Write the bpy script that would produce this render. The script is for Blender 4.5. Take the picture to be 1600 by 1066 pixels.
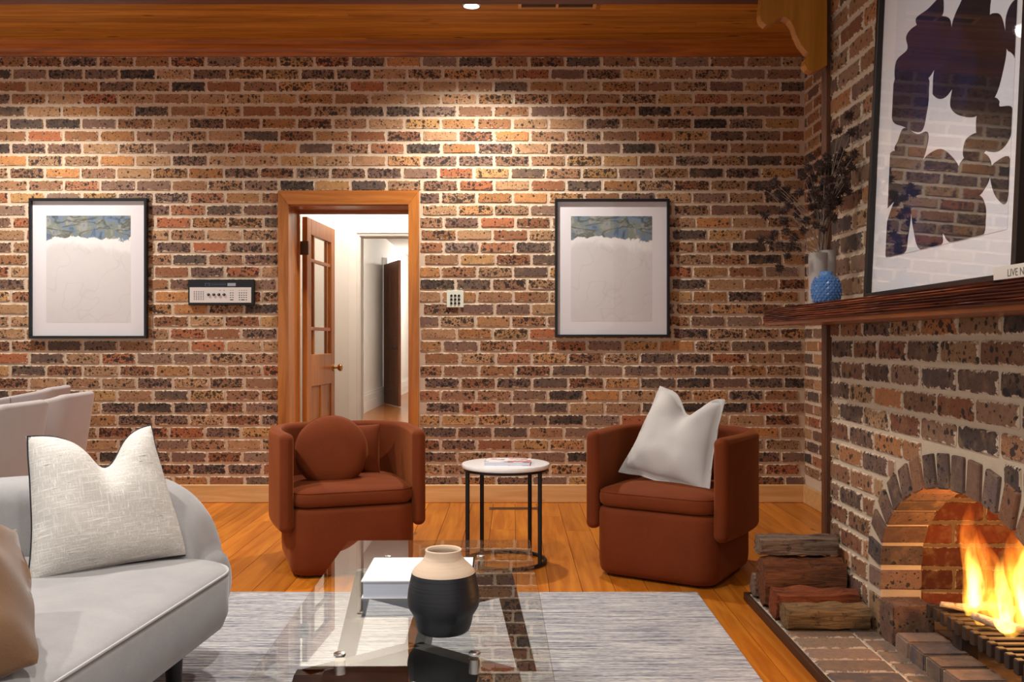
import bpy, bmesh, math, random
from mathutils import Vector, Matrix, Euler, noise as mnoise
R = math.radians
PI = math.pi
rng = random.Random(7)
for o in list(bpy.data.objects):
    bpy.data.objects.remove(o)
scene = bpy.context.scene
COL = scene.collection

# ------------------------------------------------------------------ camera, world, exposure
F = 1430.0                      # focal length in pixels of the 1600 x 1066 frame
EYE = 1.12
cam_data = bpy.data.cameras.new('camera')
cam_data.sensor_width = 36.0
cam_data.lens = F / 1600 * 36.0
cam = bpy.data.objects.new('camera', cam_data)
cam.location = (0, 0, EYE)
cam.rotation_euler = (PI / 2, 0, 0)
COL.objects.link(cam)
scene.camera = cam

world = bpy.data.worlds.new('world')
scene.world = world
world.use_nodes = True
wb = world.node_tree.nodes['Background']
wb.inputs[0].default_value = (1.0, 0.97, 0.945, 1)
wb.inputs[1].default_value = 0.70

vs = scene.view_settings
vs.view_transform = 'Standard'
vs.look = 'None'
vs.exposure = 0.47
vs.gamma = 1.0
vs.use_curve_mapping = False
scene.cycles.use_denoising = True
scene.cycles.max_bounces = 8
scene.cycles.caustics_reflective = False
scene.cycles.caustics_refractive = False
scene.cycles.sample_clamp_indirect = 6.0

# room sizes
BACK = 6.356          # front of the back wall
CEIL = 3.19
CH_X = 1.37           # face of the chimney breast
CH_Y = 3.95           # rear corner of the chimney breast
ALC_X = 2.036         # side wall of the alcove
DOOR_L, DOOR_R, DOOR_T = -1.547, -0.716, 2.058
DOWN = [(-0.25, 5.64, 170, 'bright'), (-3.2, 5.45, 170, 'left'), (-2.3, 3.2, 180, 'sofa'), (-0.35, 2.7, 110, 'table'),
        (-2.3, 0.9, 110, 'rear'), (0.0, 0.6, 110, 'near')]  # rear and near: extra downlights added out of view as fill

def at(px, py, d):
    return Vector(((px - 800) * d / F, d, EYE - (py - 533) * d / F))

# ------------------------------------------------------------------ helpers
def tag(o, label=None, cat=None, group=None, kind=None):
    if label: o['label'] = label
    if cat: o['category'] = cat
    if group: o['group'] = group
    if kind: o['kind'] = kind
    return o

def empty(name, loc=(0, 0, 0), rz=0.0, **k):
    o = bpy.data.objects.new(name, None)
    o.empty_display_size = 0.1
    o.location = loc
    o.rotation_euler = (0, 0, rz)
    COL.objects.link(o)
    return tag(o, **k)

def link(name, me, mat=None, parent=None, loc=None, rot=None, **k):
    o = bpy.data.objects.new(name, me)
    if mat is not None and len(me.materials) == 0:
        me.materials.append(mat)
    COL.objects.link(o)
    if parent: o.parent = parent
    if loc is not None: o.location = loc
    if rot is not None: o.rotation_euler = rot
    return tag(o, **k)

class MB:
    """collects verts and faces of one part"""
    def __init__(s):
        s.v = []; s.f = []
    def add(s, v, f, M=None):
        b = len(s.v)
        s.v += [tuple(M @ Vector(p)) if M is not None else tuple(p) for p in v]
        s.f += [tuple(i + b for i in q) for q in f]
        return s
    def box(s, a, b, M=None, bev=0.0):
        x0, y0, z0 = a; x1, y1, z1 = b
        if bev <= 0:
            v = [(x0, y0, z0), (x1, y0, z0), (x1, y1, z0), (x0, y1, z0), (x0, y0, z1), (x1, y0, z1), (x1, y1, z1), (x0, y1, z1)]
            f = [(3, 2, 1, 0), (4, 5, 6, 7), (0, 1, 5, 4), (1, 2, 6, 5), (2, 3, 7, 6), (3, 0, 4, 7)]
            return s.add(v, f, M)
        bm = bmesh.new()
        bmesh.ops.create_cube(bm, size=1)
        for q in bm.verts:
            q.co = Vector(((x0 + x1) / 2 + q.co.x * (x1 - x0), (y0 + y1) / 2 + q.co.y * (y1 - y0), (z0 + z1) / 2 + q.co.z * (z1 - z0)))
        bmesh.ops.bevel(bm, geom=list(bm.edges), offset=bev, segments=2 if bev > .004 else 1, affect='EDGES')
        bm.verts.index_update()
        v = [q.co.copy() for q in bm.verts]; f = [[w.index for w in q.verts] for q in bm.faces]
        bm.free()
        return s.add(v, f, M)
    def lathe(s, prof, n=40, M=None, cap0=True, cap1=True):
        v = []; f = []
        for r, z in prof:
            for i in range(n):
                a = 2 * PI * i / n
                v.append((r * math.cos(a), r * math.sin(a), z))
        for j in range(len(prof) - 1):
            for i in range(n):
                k = (i + 1) % n
                f.append((j * n + i, j * n + k, (j + 1) * n + k, (j + 1) * n + i))
        if cap0: f.append(tuple(reversed(range(n))))
        if cap1: f.append(tuple(range((len(prof) - 1) * n, len(prof) * n)))
        return s.add(v, f, M)
    def tube(s, pts, r, n=10, closed=False, M=None):
        pts = [Vector(p) for p in pts]
        rs = r if isinstance(r, (list, tuple)) else [r] * len(pts)
        v = []; f = []
        m = len(pts)
        up = None
        for i, p in enumerate(pts):
            if closed: t = pts[(i + 1) % m] - pts[i - 1]
            else: t = pts[min(i + 1, m - 1)] - pts[max(i - 1, 0)]
            t.normalize()
            if up is None:
                up = t.orthogonal().normalized()
            up = (up - t * up.dot(t))
            if up.length < 1e-5: up = t.orthogonal()
            up.normalize()
            w = t.cross(up)
            for k in range(n):
                a = 2 * PI * k / n
                v.append(p + (up * math.cos(a) + w * math.sin(a)) * rs[i])
        for i in range(m if closed else m - 1):
            j = (i + 1) % m
            for k in range(n):
                q = (k + 1) % n
                f.append((i * n + k, i * n + q, j * n + q, j * n + k))
        if not closed:
            f.append(tuple(reversed(range(n)))); f.append(tuple(range((m - 1) * n, m * n)))
        return s.add(v, f, M)
    def rings(s, rings, cap0=True, cap1=True, M=None, closed=True):
        n = len(rings[0]); v = [p for r in rings for p in r]; f = []
        for j in range(len(rings) - 1):
            for i in range(n if closed else n - 1):
                k = (i + 1) % n
                f.append((j * n + i, j * n + k, (j + 1) * n + k, (j + 1) * n + i))
        if cap0: f.append(tuple(reversed(range(n))))
        if cap1: f.append(tuple(range((len(rings) - 1) * n, len(rings) * n)))
        return s.add(v, f, M)
    def rbox(s, w, d, prof, r, seg=6, cx=0, cy=0, M=None):
        """stack of rounded rectangles; prof = [(inset, z)...] from bottom to top"""
        rr = []
        for ins, z in prof:
            hw = max(w / 2 - ins, .002); hd = max(d / 2 - ins, .002); q = min(max(r - ins, .002), hw, hd)
            ring = []
            for cxx, cyy, a0 in ((hw - q, hd - q, 0), (-hw + q, hd - q, PI / 2), (-hw + q, -hd + q, PI), (hw - q, -hd + q, 1.5 * PI)):
                for k in range(seg + 1):
                    a = a0 + k * PI / 2 / seg
                    ring.append((cx + cxx + q * math.cos(a), cy + cyy + q * math.sin(a), z))
            rr.append(ring)
        return s.rings(rr, M=M)
    def prism(s, pts, a, b, axis='y', M=None):
        """outline pts (x,z) pulled between a and b along axis"""
        def P(p, t):
            return {'y': (p[0], t, p[1]), 'x': (t, p[0], p[1]), 'z': (p[0], p[1], t)}[axis]
        n = len(pts)
        v = [P(p, a) for p in pts] + [P(p, b) for p in pts]
        f = [tuple(range(n)), tuple(reversed(range(n, 2 * n)))]
        f += [((i + 1) % n, i, n + i, n + (i + 1) % n) for i in range(n)]
        return s.add(v, f, M)
    def mesh(s, name='mesh', smooth=True, angle=40):
        me = bpy.data.meshes.new(name)
        me.from_pydata([tuple(p) for p in s.v], [], s.f)
        bm = bmesh.new(); bm.from_mesh(me)
        bmesh.ops.recalc_face_normals(bm, faces=list(bm.faces))
        bm.to_mesh(me); bm.free()
        if smooth:
            me.polygons.foreach_set('use_smooth', [True] * len(me.polygons))
            me.set_sharp_from_angle(angle=R(angle))
        me.update()
        return me
    def build(s, name, mat, parent=None, smooth=True, angle=40, **k):
        return link(name, s.mesh(name, smooth, angle), mat, parent, **k)

def sweep(path, th, z0, z1, r, seg=4, endr=None, taper=1.0, centre=(0, 0)):
    """thick upright wall along a plan path; z0 / z1 numbers or functions of 0..1"""
    n = len(path)
    L = [0.0]
    for i in range(1, n):
        L.append(L[-1] + math.dist(path[i], path[i - 1]))
    fz0 = z0 if callable(z0) else (lambda t: z0)
    fz1 = z1 if callable(z1) else (lambda t: z1)
    endr = th / 2 * .98 if endr is None else endr
    rings = []
    def ring(p, nv, half, a, b):
        out = []
        q = min(r, half * .98, (b - a) / 2 * .98)
        for cx, cz, a0 in ((half - q, b - q, 0), (-half + q, b - q, PI / 2), (-half + q, a + q, PI), (half - q, a + q, 1.5 * PI)):
            for k in range(seg + 1):
                an = a0 + k * PI / 2 / seg
                h = cx + q * math.cos(an); z = cz + q * math.sin(an)
                x = p[0] + nv[0] * h; y = p[1] + nv[1] * h
                tz = (z - a) / max(b - a, 1e-4)
                m = taper + (1 - taper) * tz
                out.append((centre[0] + (x - centre[0]) * m, centre[1] + (y - centre[1]) * m, z))
        return out
    frames = []
    for i in range(n):
        a = path[max(i - 1, 0)]; b = path[min(i + 1, n - 1)]
        t = Vector((b[0] - a[0], b[1] - a[1])); t.normalize()
        frames.append((path[i], (-t.y, t.x), (t.x, t.y), L[i] / L[-1]))
    def endring(fr, sgn, ph):
        p, nv, t, s_ = fr
        e = endr * math.sin(ph); c = endr * (1 - math.cos(ph))
        return ring((p[0] + sgn * t[0] * e, p[1] + sgn * t[1] * e), nv, th / 2 - c + .0005, fz0(s_) + c, fz1(s_) - c)
    ks = [R(a) for a in (90, 65, 40, 18)]
    for ph in ks: rings.append(endring(frames[0], -1, ph))
    for fr in frames: rings.append(ring(fr[0], fr[1], th / 2, fz0(fr[3]), fz1(fr[3])))
    for ph in reversed(ks): rings.append(endring(frames[-1], 1, ph))
    return MB().rings(rings)

# ------------------------------------------------------------------ materials
def srgb(h):
    if isinstance(h, str):
        h = h.lstrip('#'); c = [int(h[i:i + 2], 16) / 255 for i in (0, 2, 4)]
    else: c = [q / 255 for q in h]
    return tuple(q / 12.92 if q <= .04045 else ((q + .055) / 1.055) ** 2.4 for q in c) + (1.0,)

class Mat:
    def __init__(s, name, rough=.6, spec=.4, **ins):
        s.m = bpy.data.materials.new(name); s.m.use_nodes = True
        s.nt = s.m.node_tree
        s.b = s.nt.nodes['Principled BSDF']; s.out = s.nt.nodes['Material Output']
        s.b.inputs['Roughness'].default_value = rough
        s.b.inputs['Specular IOR Level'].default_value = spec
        for k, v in ins.items(): s.set(k.replace('_', ' '), v)
    def set(s, name, v):
        i = s.b.inputs[name]
        if isinstance(v, bpy.types.NodeSocket): s.nt.links.new(v, i)
        else: i.default_value = v
        return s
    def n(s, t, ins=None, **props):
        nd = s.nt.nodes.new('ShaderNode' + t)
        for k, v in props.items(): setattr(nd, k, v)
        for k, v in (ins or {}).items():
            i = nd.inputs[k]
            if isinstance(v, bpy.types.NodeSocket): s.nt.links.new(v, i)
            else: i.default_value = v
        return nd
    def math(s, op, a, b=0.0, c=0.0, clamp=False):
        return s.n('Math', {0: a, 1: b, 2: c}, operation=op, use_clamp=clamp).outputs[0]
    def mix(s, fac, a, b, mode='MIX'):
        return s.n('Mix', {0: fac, 6: a, 7: b}, data_type='RGBA', blend_type=mode).outputs[2]
    def ramp(s, fac, stops, interp='LINEAR'):
        nd = s.n('ValToRGB', {0: fac}); cr = nd.color_ramp; cr.interpolation = interp
        while len(cr.elements) < len(stops): cr.elements.new(0.5)
        for e, (p, c) in zip(cr.elements, stops):
            e.position = p; e.color = c if len(c) == 4 else tuple(c) + (1,)
        return nd.outputs[0]
    def step(s, v, a, b):
        return s.n('MapRange', {0: v, 1: a, 2: b, 3: 0.0, 4: 1.0}, interpolation_type='SMOOTHSTEP').outputs[0]
    def noise(s, vec, scale, detail=4, rough=.55, dist=0.0, out=0):
        return s.n('TexNoise', {'Vector': vec, 'Scale': scale, 'Detail': detail, 'Roughness': rough, 'Distortion': dist}).outputs[out]
    def vor(s, vec, scale, out='Distance', feature='F1'):
        return s.n('TexVoronoi', {'Vector': vec, 'Scale': scale}, feature=feature)
    def pos(s): return s.n('NewGeometry').outputs['Position']
    def obj(s): return s.n('TexCoord').outputs['Object']
    def gen(s): return s.n('TexCoord').outputs['Generated']
    def rand(s): return s.n('ObjectInfo').outputs['Random']
    def vscale(s, vec, sc, off=None):
        v = s.n('VectorMath', {0: vec, 1: sc}, operation='MULTIPLY').outputs[0]
        if off is not None: v = s.n('VectorMath', {0: v, 1: off}, operation='ADD').outputs[0]
        return v
    def bump(s, h, strength=.3, dist=.01):
        nd = s.n('Bump', {'Height': h, 'Strength': strength, 'Distance': dist})
        s.nt.links.new(nd.outputs[0], s.b.inputs['Normal'])
        return s

def plain(name, col, rough=.6, **k):
    m = Mat(name, rough, **k); m.set('Base Color', srgb(col)); return m.m

def brick_mat(name, palette, spot=1.0, smear=1.0, mortar='#cdb59c', rough=.85):
    m = Mat(name, rough, .25)
    pos = m.pos()
    rnd = m.math('FRACT', m.math('ADD', m.rand(), m.n('Attribute', attribute_name='rnd').outputs['Fac']))
    r2 = m.math('FRACT', m.math('MULTIPLY', rnd, 7.317)); r3 = m.math('FRACT', m.math('MULTIPLY', rnd, 13.77))
    n = len(palette)
    base = m.ramp(rnd, [(i / n, srgb(c)) for i, c in enumerate(palette)], 'CONSTANT')
    v = m.n('HueSaturation', {'Color': base, 'Saturation': .98, 'Value': m.math('MULTIPLY_ADD', r2, .42, .82)}).outputs[0]
    big = m.noise(pos, 16, 3, .6)
    v = m.mix(m.math('MULTIPLY', m.step(big, .45, .72), .55), v, srgb('#8c6e50'))
    v = m.mix(m.math('MULTIPLY', m.step(m.noise(pos, 60, 4, .65), .42, .7), .5), v, m.mix(.55, v, srgb('#3c2a22')))
    # fired spots
    warp = m.n('VectorMath', {0: pos, 1: m.vscale(m.noise(pos, 90, 2, out=1), (.012, .012, .012))}, operation='ADD').outputs[0]
    msk = None
    for sc, lim, dens in ((38, .5, .62), (90, .5, .68), (190, .45, .4)):
        vo = m.vor(warp, sc)
        cr = m.n('SeparateColor', {0: vo.outputs['Color']}).outputs[0]
        # radius of the spot in this cell: most cells none
        rad = m.math('MULTIPLY', m.math('SUBTRACT', cr, m.math('MULTIPLY_ADD', r3, -.5 * spot, 1.0 - dens * spot * .75)), lim * 1.5)
        k = m.step(m.math('SUBTRACT', rad, vo.outputs['Distance']), -.02, .06)
        msk = k if msk is None else m.math('MAXIMUM', msk, k)
    v = m.mix(m.math('MULTIPLY', msk, .9), v, m.mix(m.noise(pos, 25), srgb('#1a1716'), srgb('#33302f')))
    if smear:
        uv = m.n('SeparateXYZ', {0: m.n('UVMap').outputs[0]})
        u, w = uv.outputs[0], uv.outputs[1]
        eu = m.math('MULTIPLY', m.math('MINIMUM', u, m.math('SUBTRACT', 1.0, u)), .232)
        ew = m.math('MULTIPLY', m.math('MINIMUM', w, m.math('SUBTRACT', 1.0, w)), .07)
        e = m.math('MINIMUM', eu, ew)
        nz = m.noise(pos, 45, 5, .7)
        lim = m.math('MULTIPLY_ADD', nz, .052 * smear, -.0225 * smear)
        sm = m.step(m.math('SUBTRACT', lim, e), -.0012, .0012)
        v = m.mix(sm, v, srgb(mortar))
    m.set('Base Color', v)
    m.bump(m.math('ADD', m.noise(pos, 120, 6, .7), m.noise(pos, 28, 3)), .35, .006)
    return m.m

PAL = ['#a3704a', '#8f664c', '#b58252', '#7d5c4c', '#9a7050', '#c2935c', '#74584c', '#9c6646', '#6a564a', '#ab825e', '#8c6c5a', '#a5623e', '#574941', '#b38a62', '#846a5a', '#96603f', '#a07a58', '#b27a48']
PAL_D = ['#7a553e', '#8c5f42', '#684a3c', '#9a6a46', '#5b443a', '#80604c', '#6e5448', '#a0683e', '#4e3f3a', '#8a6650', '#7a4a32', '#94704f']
M_BRICK = brick_mat('speckled_brick', PAL, 1.0, 1.0, '#d2bca4')
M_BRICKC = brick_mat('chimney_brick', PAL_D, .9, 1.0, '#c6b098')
M_BRICKA = brick_mat('arch_brick', ['#6b5044', '#5a463e', '#7a5a48', '#4c3e3a', '#80563e', '#64504a'], .6, 0)
M_BRICKH = brick_mat('hearth_brick', ['#6e5c50', '#60524a', '#7a6356', '#6a594c', '#554b4a', '#7c6858'], .35, .5, '#a8988a', .7)
M_FIRE = brick_mat('fire_brick', ['#6a3020', '#5c2a1c', '#7a3a24', '#52261a', '#703526'], .25, .5, '#a08a70')

def mortar_mat(name, a, b):
    m = Mat(name, .95, .1)
    p = m.pos()
    m.set('Base Color', m.mix(m.noise(p, 12, 5, .7), srgb(a), srgb(b)))
    m.bump(m.noise(p, 160, 6, .75), .6, .006)
    return m.m
M_MORTAR = mortar_mat('mortar', '#c4ac93', '#dcc8b0')
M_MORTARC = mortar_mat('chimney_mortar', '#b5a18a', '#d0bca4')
M_SOOT = mortar_mat('sooty_mortar', '#6a5748', '#8a7460')

def wood_mat(name, light, dark, axis, rough=.45, grain=1.0, knots=.6, sat_var=.25, spec=.4, knotcol='#2c1405', coord='pos', bump=.08):
    """axis = direction of the grain"""
    m = Mat(name, rough, spec)
    p = m.pos() if coord == 'pos' else m.obj()
    rnd = m.rand()
    off = m.n('CombineXYZ', {0: m.math('MULTIPLY', rnd, 37.0), 1: m.math('MULTIPLY', rnd, 91.0), 2: m.math('MULTIPLY', rnd, 17.0)}).outputs[0]
    sc = {'x': (.9, 14, 14), 'y': (14, .9, 14), 'z': (14, 14, .9)}[axis]
    q = m.vscale(p, sc, off)
    g = m.noise(q, 1.6 * grain, 5, .6, .8)
    fine = m.noise(m.vscale(p, tuple(k * 9 if k > 1 else k * 4 for k in sc), off), 1.0, 3, .6)
    c = m.mix(m.step(g, .3, .7), srgb(dark), srgb(light))
    c = m.mix(m.math('MULTIPLY', m.step(fine, .45, .75), .35), c, srgb(dark))
    ks = {'x': (3.2, 11, 11), 'y': (11, 3.2, 11), 'z': (11, 11, 3.2)}[axis]
    kv = m.vor(m.vscale(p, ks, off), 1.0)
    kc = m.n('SeparateColor', {0: kv.outputs['Color']}).outputs[0]
    kk = m.math('MULTIPLY', m.step(m.math('SUBTRACT', .19, kv.outputs['Distance']), 0.0, .12), m.math('GREATER_THAN', kc, 1 - .3 * knots))
    c = m.mix(m.math('MULTIPLY', kk, .8), c, srgb(knotcol))
    c = m.n('HueSaturation', {'Color': c, 'Value': m.math('MULTIPLY_ADD', rnd, sat_var, 1 - sat_var / 2)}).outputs[0]
    m.set('Base Color', c)
    if bump: m.bump(m.math('ADD', g, fine), bump, .004)
    return m.m
M_FLOOR = wood_mat('floor_wood', '#c87a26', '#a85a14', 'y', .3, knots=.35, sat_var=.35)
M_CEIL = wood_mat('ceiling_wood', '#cf9136', '#a5681a', 'x', .5, knots=1.6, sat_var=.3)
M_CORNICE = wood_mat('cornice_wood', '#b0651c', '#85450f', 'x', .4, knots=.1)
M_BEAM = wood_mat('beam_wood', '#6e3a22', '#54280f', 'x', .5, knots=.2)
M_POST = wood_mat('post_wood', '#6b4027', '#4a2816', 'z', .5, knots=.2)
M_BRACKET = wood_mat('bracket_wood', '#b8741f', '#a05f12', 'z', .4, knots=.3)
M_BASE = wood_mat('skirting_pine', '#dcb078', '#c9985c', 'x', .45, knots=.5)
M_CASV = wood_mat('casing_wood_upright', '#b97430', '#96561c', 'z', .35, knots=.1)
M_CASH = wood_mat('casing_wood_level', '#b97430', '#96561c', 'x', .35, knots=.1)
M_DOOR = wood_mat('door_wood', '#b56f2e', '#98561f', 'z', .35, knots=.4)
M_DDOOR = wood_mat('dark_door_wood', '#7a4420', '#592c12', 'z', .35, knots=.2)
M_HALLFLOOR = wood_mat('hall_floor_wood', '#a86c34', '#8a5224', 'y', .25, knots=.2)
M_TABLEWOOD = wood_mat('dining_table_wood', '#8a5a30', '#6b4220', 'x', .4)
M_TRIM = wood_mat('hearth_trim_wood', '#4a2a18', '#2e180c', 'y', .5)

m = Mat('mantel_wood', .4, .45)
p = m.pos()
g = m.noise(m.vscale(p, (6, 1.2, 55)), 1.0, 4, .55, .6)
c = m.mix(m.step(g, .4, .62), srgb('#4a2012'), srgb('#8a4526'))
c = m.mix(m.step(m.noise(m.vscale(p, (3, 9, 60)), 1.2, 3), .62, .7), c, srgb('#1d1110'))
m.set('Base Color', c); m.bump(g, .25, .004); M_MANTEL = m.m

def log_mat(name, bark, inner, axis='x'):
    m = Mat(name, .9, .15)
    p = m.obj()
    g = m.noise(m.vscale(p, (6, 60, 60)), 1.0, 6, .7, .5)
    c = m.mix(m.step(g, .3, .7), srgb(bark), srgb(inner))
    c = m.mix(m.step(m.noise(p, 30, 5, .7), .55, .75), c, srgb('#2a1a14'))
    m.set('Base Color', c); m.bump(g, .9, .012); return m.m
M_LOG = log_mat('split_log', '#4a2d1e', '#7a4a30')
M_LOGRED = log_mat('red_split_log', '#5a2e1c', '#8a4a2c')
M_LOGTAN = log_mat('tan_split_log', '#54402c', '#8a6c4a')
M_LOGBARK = log_mat('bark_log', '#4a342a', '#86705f')
M_DRIFT = log_mat('pale_branch', '#a88c70', '#d6c0a4')
M_EMBER = log_mat('ash_chunk', '#cfc3b4', '#efe6da')

def fabric(name, a, b, weave=260, rough=.9, sheen=.3, stretch=(1, 1, 1), bumpk=.25, blot=6, sheentint='#ffffff'):
    m = Mat(name, rough, .15)
    p = m.vscale(m.obj(), stretch)
    big = m.noise(p, blot, 4, .6)
    f = m.noise(p, weave, 3, .7)
    c = m.mix(m.math('ADD', m.math('MULTIPLY', big, .5), m.math('MULTIPLY', f, .5)), srgb(a), srgb(b))
    m.set('Base Color', c)
    m.set('Sheen Weight', sheen); m.set('Sheen Roughness', .4); m.set('Sheen Tint', srgb(sheentint))
    m.bump(f, bumpk, .002)
    return m.m
M_VELVET = fabric('rust_velvet', '#4e200b', '#7c3715', 220, .8, .35, blot=7, bumpk=.08, sheentint='#e08a50')
M_SOFA = fabric('grey_sofa_fabric', '#858384', '#b5b2b1', 300, .92, .3, blot=11, bumpk=.1)
M_DCHAIR = fabric('warm_grey_fabric', '#9c9290', '#b2a8a5', 420, .92, .3, bumpk=.1)
M_LINEN = fabric('pale_linen', '#b9b3ae', '#cfc9c4', 500, .95, .1, stretch=(1, 1, .35), bumpk=.3)
M_TAN = fabric('tan_wool', '#563f2e', '#86654a', 300, .95, .4, stretch=(.6, 1, 1.3), bumpk=.35)

m = Mat('white_slub_weave', .95, .1, Sheen_Weight=.1)
p = m.obj()
h = m.noise(m.vscale(p, (14, 14, 260)), 1.0, 3, .7); vv = m.noise(m.vscale(p, (300, 300, 16)), 1.0, 3, .7)
c = m.mix(m.step(m.math('MAXIMUM', h, vv), .5, .72), srgb('#c9c4bd'), srgb('#eeeae5'))
c = m.mix(m.step(m.noise(m.vscale(p, (20, 20, 330)), 1.1, 2), .66, .74), c, srgb('#74706e'))
m.set('Base Color', c); m.bump(m.math('ADD', h, vv), .35, .003); M_WHITEP = m.m

m = Mat('woven_rug', 1.0, .05)
p = m.pos()
wv = m.noise(m.vscale(p, (3.0, 95, 1)), 1.0, 4, .75)
w2 = m.noise(m.vscale(p, (30, 190, 1)), 1.0, 2, .6)
rib = m.n('TexWave', {'Vector': p, 'Scale': 16.0, 'Distortion': 1.5, 'Detail': 1.0}, bands_direction='Y').outputs['Fac']
c = m.ramp(m.math('ADD', m.math('MULTIPLY', wv, .7), m.math('MULTIPLY', w2, .3)), [(.36, srgb('#50525e')), (.46, srgb('#8c8b93')), (.545, srgb('#bdb9b6')), (.68, srgb('#dcd7d1'))])
m.set('Base Color', c); m.bump(m.math('ADD', rib, w2), .5, .006); M_RUG = m.m

def glass_mat(name, ior=1.5, tint='#f4faf8', rough=0.0):
    m = Mat(name)
    fr = m.n('Fresnel', {'IOR': ior}).outputs[0]
    front = m.math('SUBTRACT', 1.0, m.n('NewGeometry').outputs['Backfacing'])
    k = m.math('MULTIPLY', fr, front)
    tr = m.n('BsdfTransparent', {0: srgb(tint)}).outputs[0]; gl = m.n('BsdfGlossy', {'Color': (1, 1, 1, 1), 'Roughness': rough}).outputs[0]
    mx = m.n('MixShader', {0: k, 1: tr, 2: gl}).outputs[0]
    m.nt.links.new(mx, m.out.inputs[0])
    return m.m
M_GLASS = glass_mat('table_glass', 1.75, '#f8fbfa')
M_PGLASS = glass_mat('picture_glass', 1.45, '#ffffff')
M_AGLASS = glass_mat('acrylic_sheet', 1.45, '#ffffff', .018)
M_WGLASS = glass_mat('door_glass', 1.3, '#f6f6f4')

M_BLACK = plain('black_paint', '#101012', .45)
M_FRAME = plain('black_frame', '#131316', .4)
M_FRAMEB = plain('dark_brown_frame', '#1a0f0c', .4)
M_MATB = plain('white_mat_board', '#e6e2e4', .9)
M_WHITE = plain('white_paper', '#ece9ec', .8)
M_PAGES = None
m = Mat('page_block', .9, .1); p = m.pos()
m.set('Base Color', m.mix(m.noise(m.vscale(p, (1, 1, 400)), 1.0, 2), srgb('#b9c0d0'), srgb('#dfe3ee'))); M_PAGES = m.m
M_WALLW = plain('white_hall_paint', '#dcd9d4', .7)
M_TRIMW = plain('white_trim_paint', '#e4e1dc', .45)
M_MARBLE = None
m = Mat('white_marble', .2, .5); p = m.obj()
m.set('Base Color', m.mix(m.step(m.noise(p, 6, 6, .7, 2), .55, .8), srgb('#efecea'), srgb('#cfcac6'))); M_MARBLE = m.m
M_STEEL = Mat('brushed_steel', .25, .5, Metallic=1.0).set('Base Color', srgb('#c9c6c2')).m
M_BRASS = Mat('brass', .2, .5, Metallic=1.0).set('Base Color', srgb('#c8975a')).m
M_SILVERP = Mat('silver_panel', .45, .5, Metallic=.3).set('Base Color', srgb('#dcd3cc')).m
M_CREAM = plain('cream_plastic', '#d9dccb', .4)
M_BRONZE = Mat('bronze_grille', .45, .5, Metallic=.6).set('Base Color', srgb('#6a5038')).m
M_IRON = Mat('cast_iron', .7, .4).set('Base Color', srgb('#33241c')).m
M_BEIGEV = plain('matte_beige_ceramic', '#a89c94', .7)
m = Mat('blue_glaze', .12, .6, Coat_Weight=.5); m.set('Base Color', srgb('#4a72a4')); M_BLUE = m.m
m = Mat('black_stoneware', .45, .4); p = m.obj()
m.set('Base Color', srgb('#1b1c21')); m.bump(m.noise(m.vscale(p, (3, 3, 130)), 1.0, 3), .35, .003); M_STONE = m.m
m = Mat('raw_clay', .8, .2); p = m.obj()
m.set('Base Color', m.mix(m.noise(m.vscale(p, (3, 3, 130)), 1.0, 3), srgb('#c4a88e'), srgb('#dcc4ac'))); m.bump(m.noise(m.vscale(p, (3, 3, 130)), 1.0, 3), .35, .003); M_CLAY = m.m
M_VASEIN = plain('dark_vase_inside', '#2c2a2a', .7)
M_STEM = plain('dry_stem', '#8a7668', .85)
M_HEAD = plain('dry_seed_head', '#46322a', .95)
M_ASH = mortar_mat('ash_floor', '#4a3a30', '#6a584a')
M_TABLEBLK = Mat('dark_table_frame', .35, .4).set('Base Color', srgb('#1c1917')).m
M_LIGHT = Mat('lamp_lens').set('Emission Color', (1, .95, .88, 1)).set('Emission Strength', 3.5).m
M_INK = None
m = Mat('navy_ink', .6, .2); p = m.pos()
c = m.mix(m.step(m.noise(p, 2.2, 3), .4, .6), srgb('#14111a'), srgb('#1d2145'))
c = m.mix(m.step(m.noise(m.vscale(p, (1, 5, 8)), 1.4, 5, .7, 1.5), .62, .85), c, srgb('#5a628c')); m.set('Base Color', c); M_INK = m.m
m = Mat('art_paper', .9, .1); m.set('Base Color', srgb('#dcdadf')); M_PAPER = m.m

m = Mat('watercolour_print', .9, .1)
gn = m.gen(); sp = m.n('SeparateXYZ', {0: gn}); p = m.vscale(m.obj(), (1, 0, 1))
w = m.noise(p, 4.5, 5, .6, .6); w2 = m.noise(p, 9, 5, .6, .6)
z = m.math('ADD', sp.outputs[2], m.math('MULTIPLY_ADD', w, .34, -.17))
ridge = m.math('ABSOLUTE', m.math('SUBTRACT', m.noise(m.vscale(p, (1, 1, 1.8)), 4.2, 4, .5, 1.2), .5))
sky = m.ramp(w2, [(.3, srgb('#454d45')), (.42, srgb('#7286a0')), (.5, srgb('#7c8274')), (.58, srgb('#9a9a94')), (.7, srgb('#5c6a86'))])
sky = m.mix(m.math('MULTIPLY', m.step(m.math('SUBTRACT', .05, ridge), 0.0, .05), .75), sky, srgb('#4d4e42'))
low = m.mix(w, srgb('#d2cccb'), srgb('#dedbd9'))
low = m.mix(m.step(m.math('SUBTRACT', .012, m.math('ABSOLUTE', m.math('SUBTRACT', m.noise(p, 3, 2), .5))), 0.0, .02), low, srgb('#cdc7c5'))
low = m.mix(m.math('MULTIPLY', m.step(z, .66, .76), .8), low, srgb('#efedea'))
m.set('Base Color', m.mix(m.step(z, .785, .8), low, sky)); M_WATER = m.m

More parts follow.
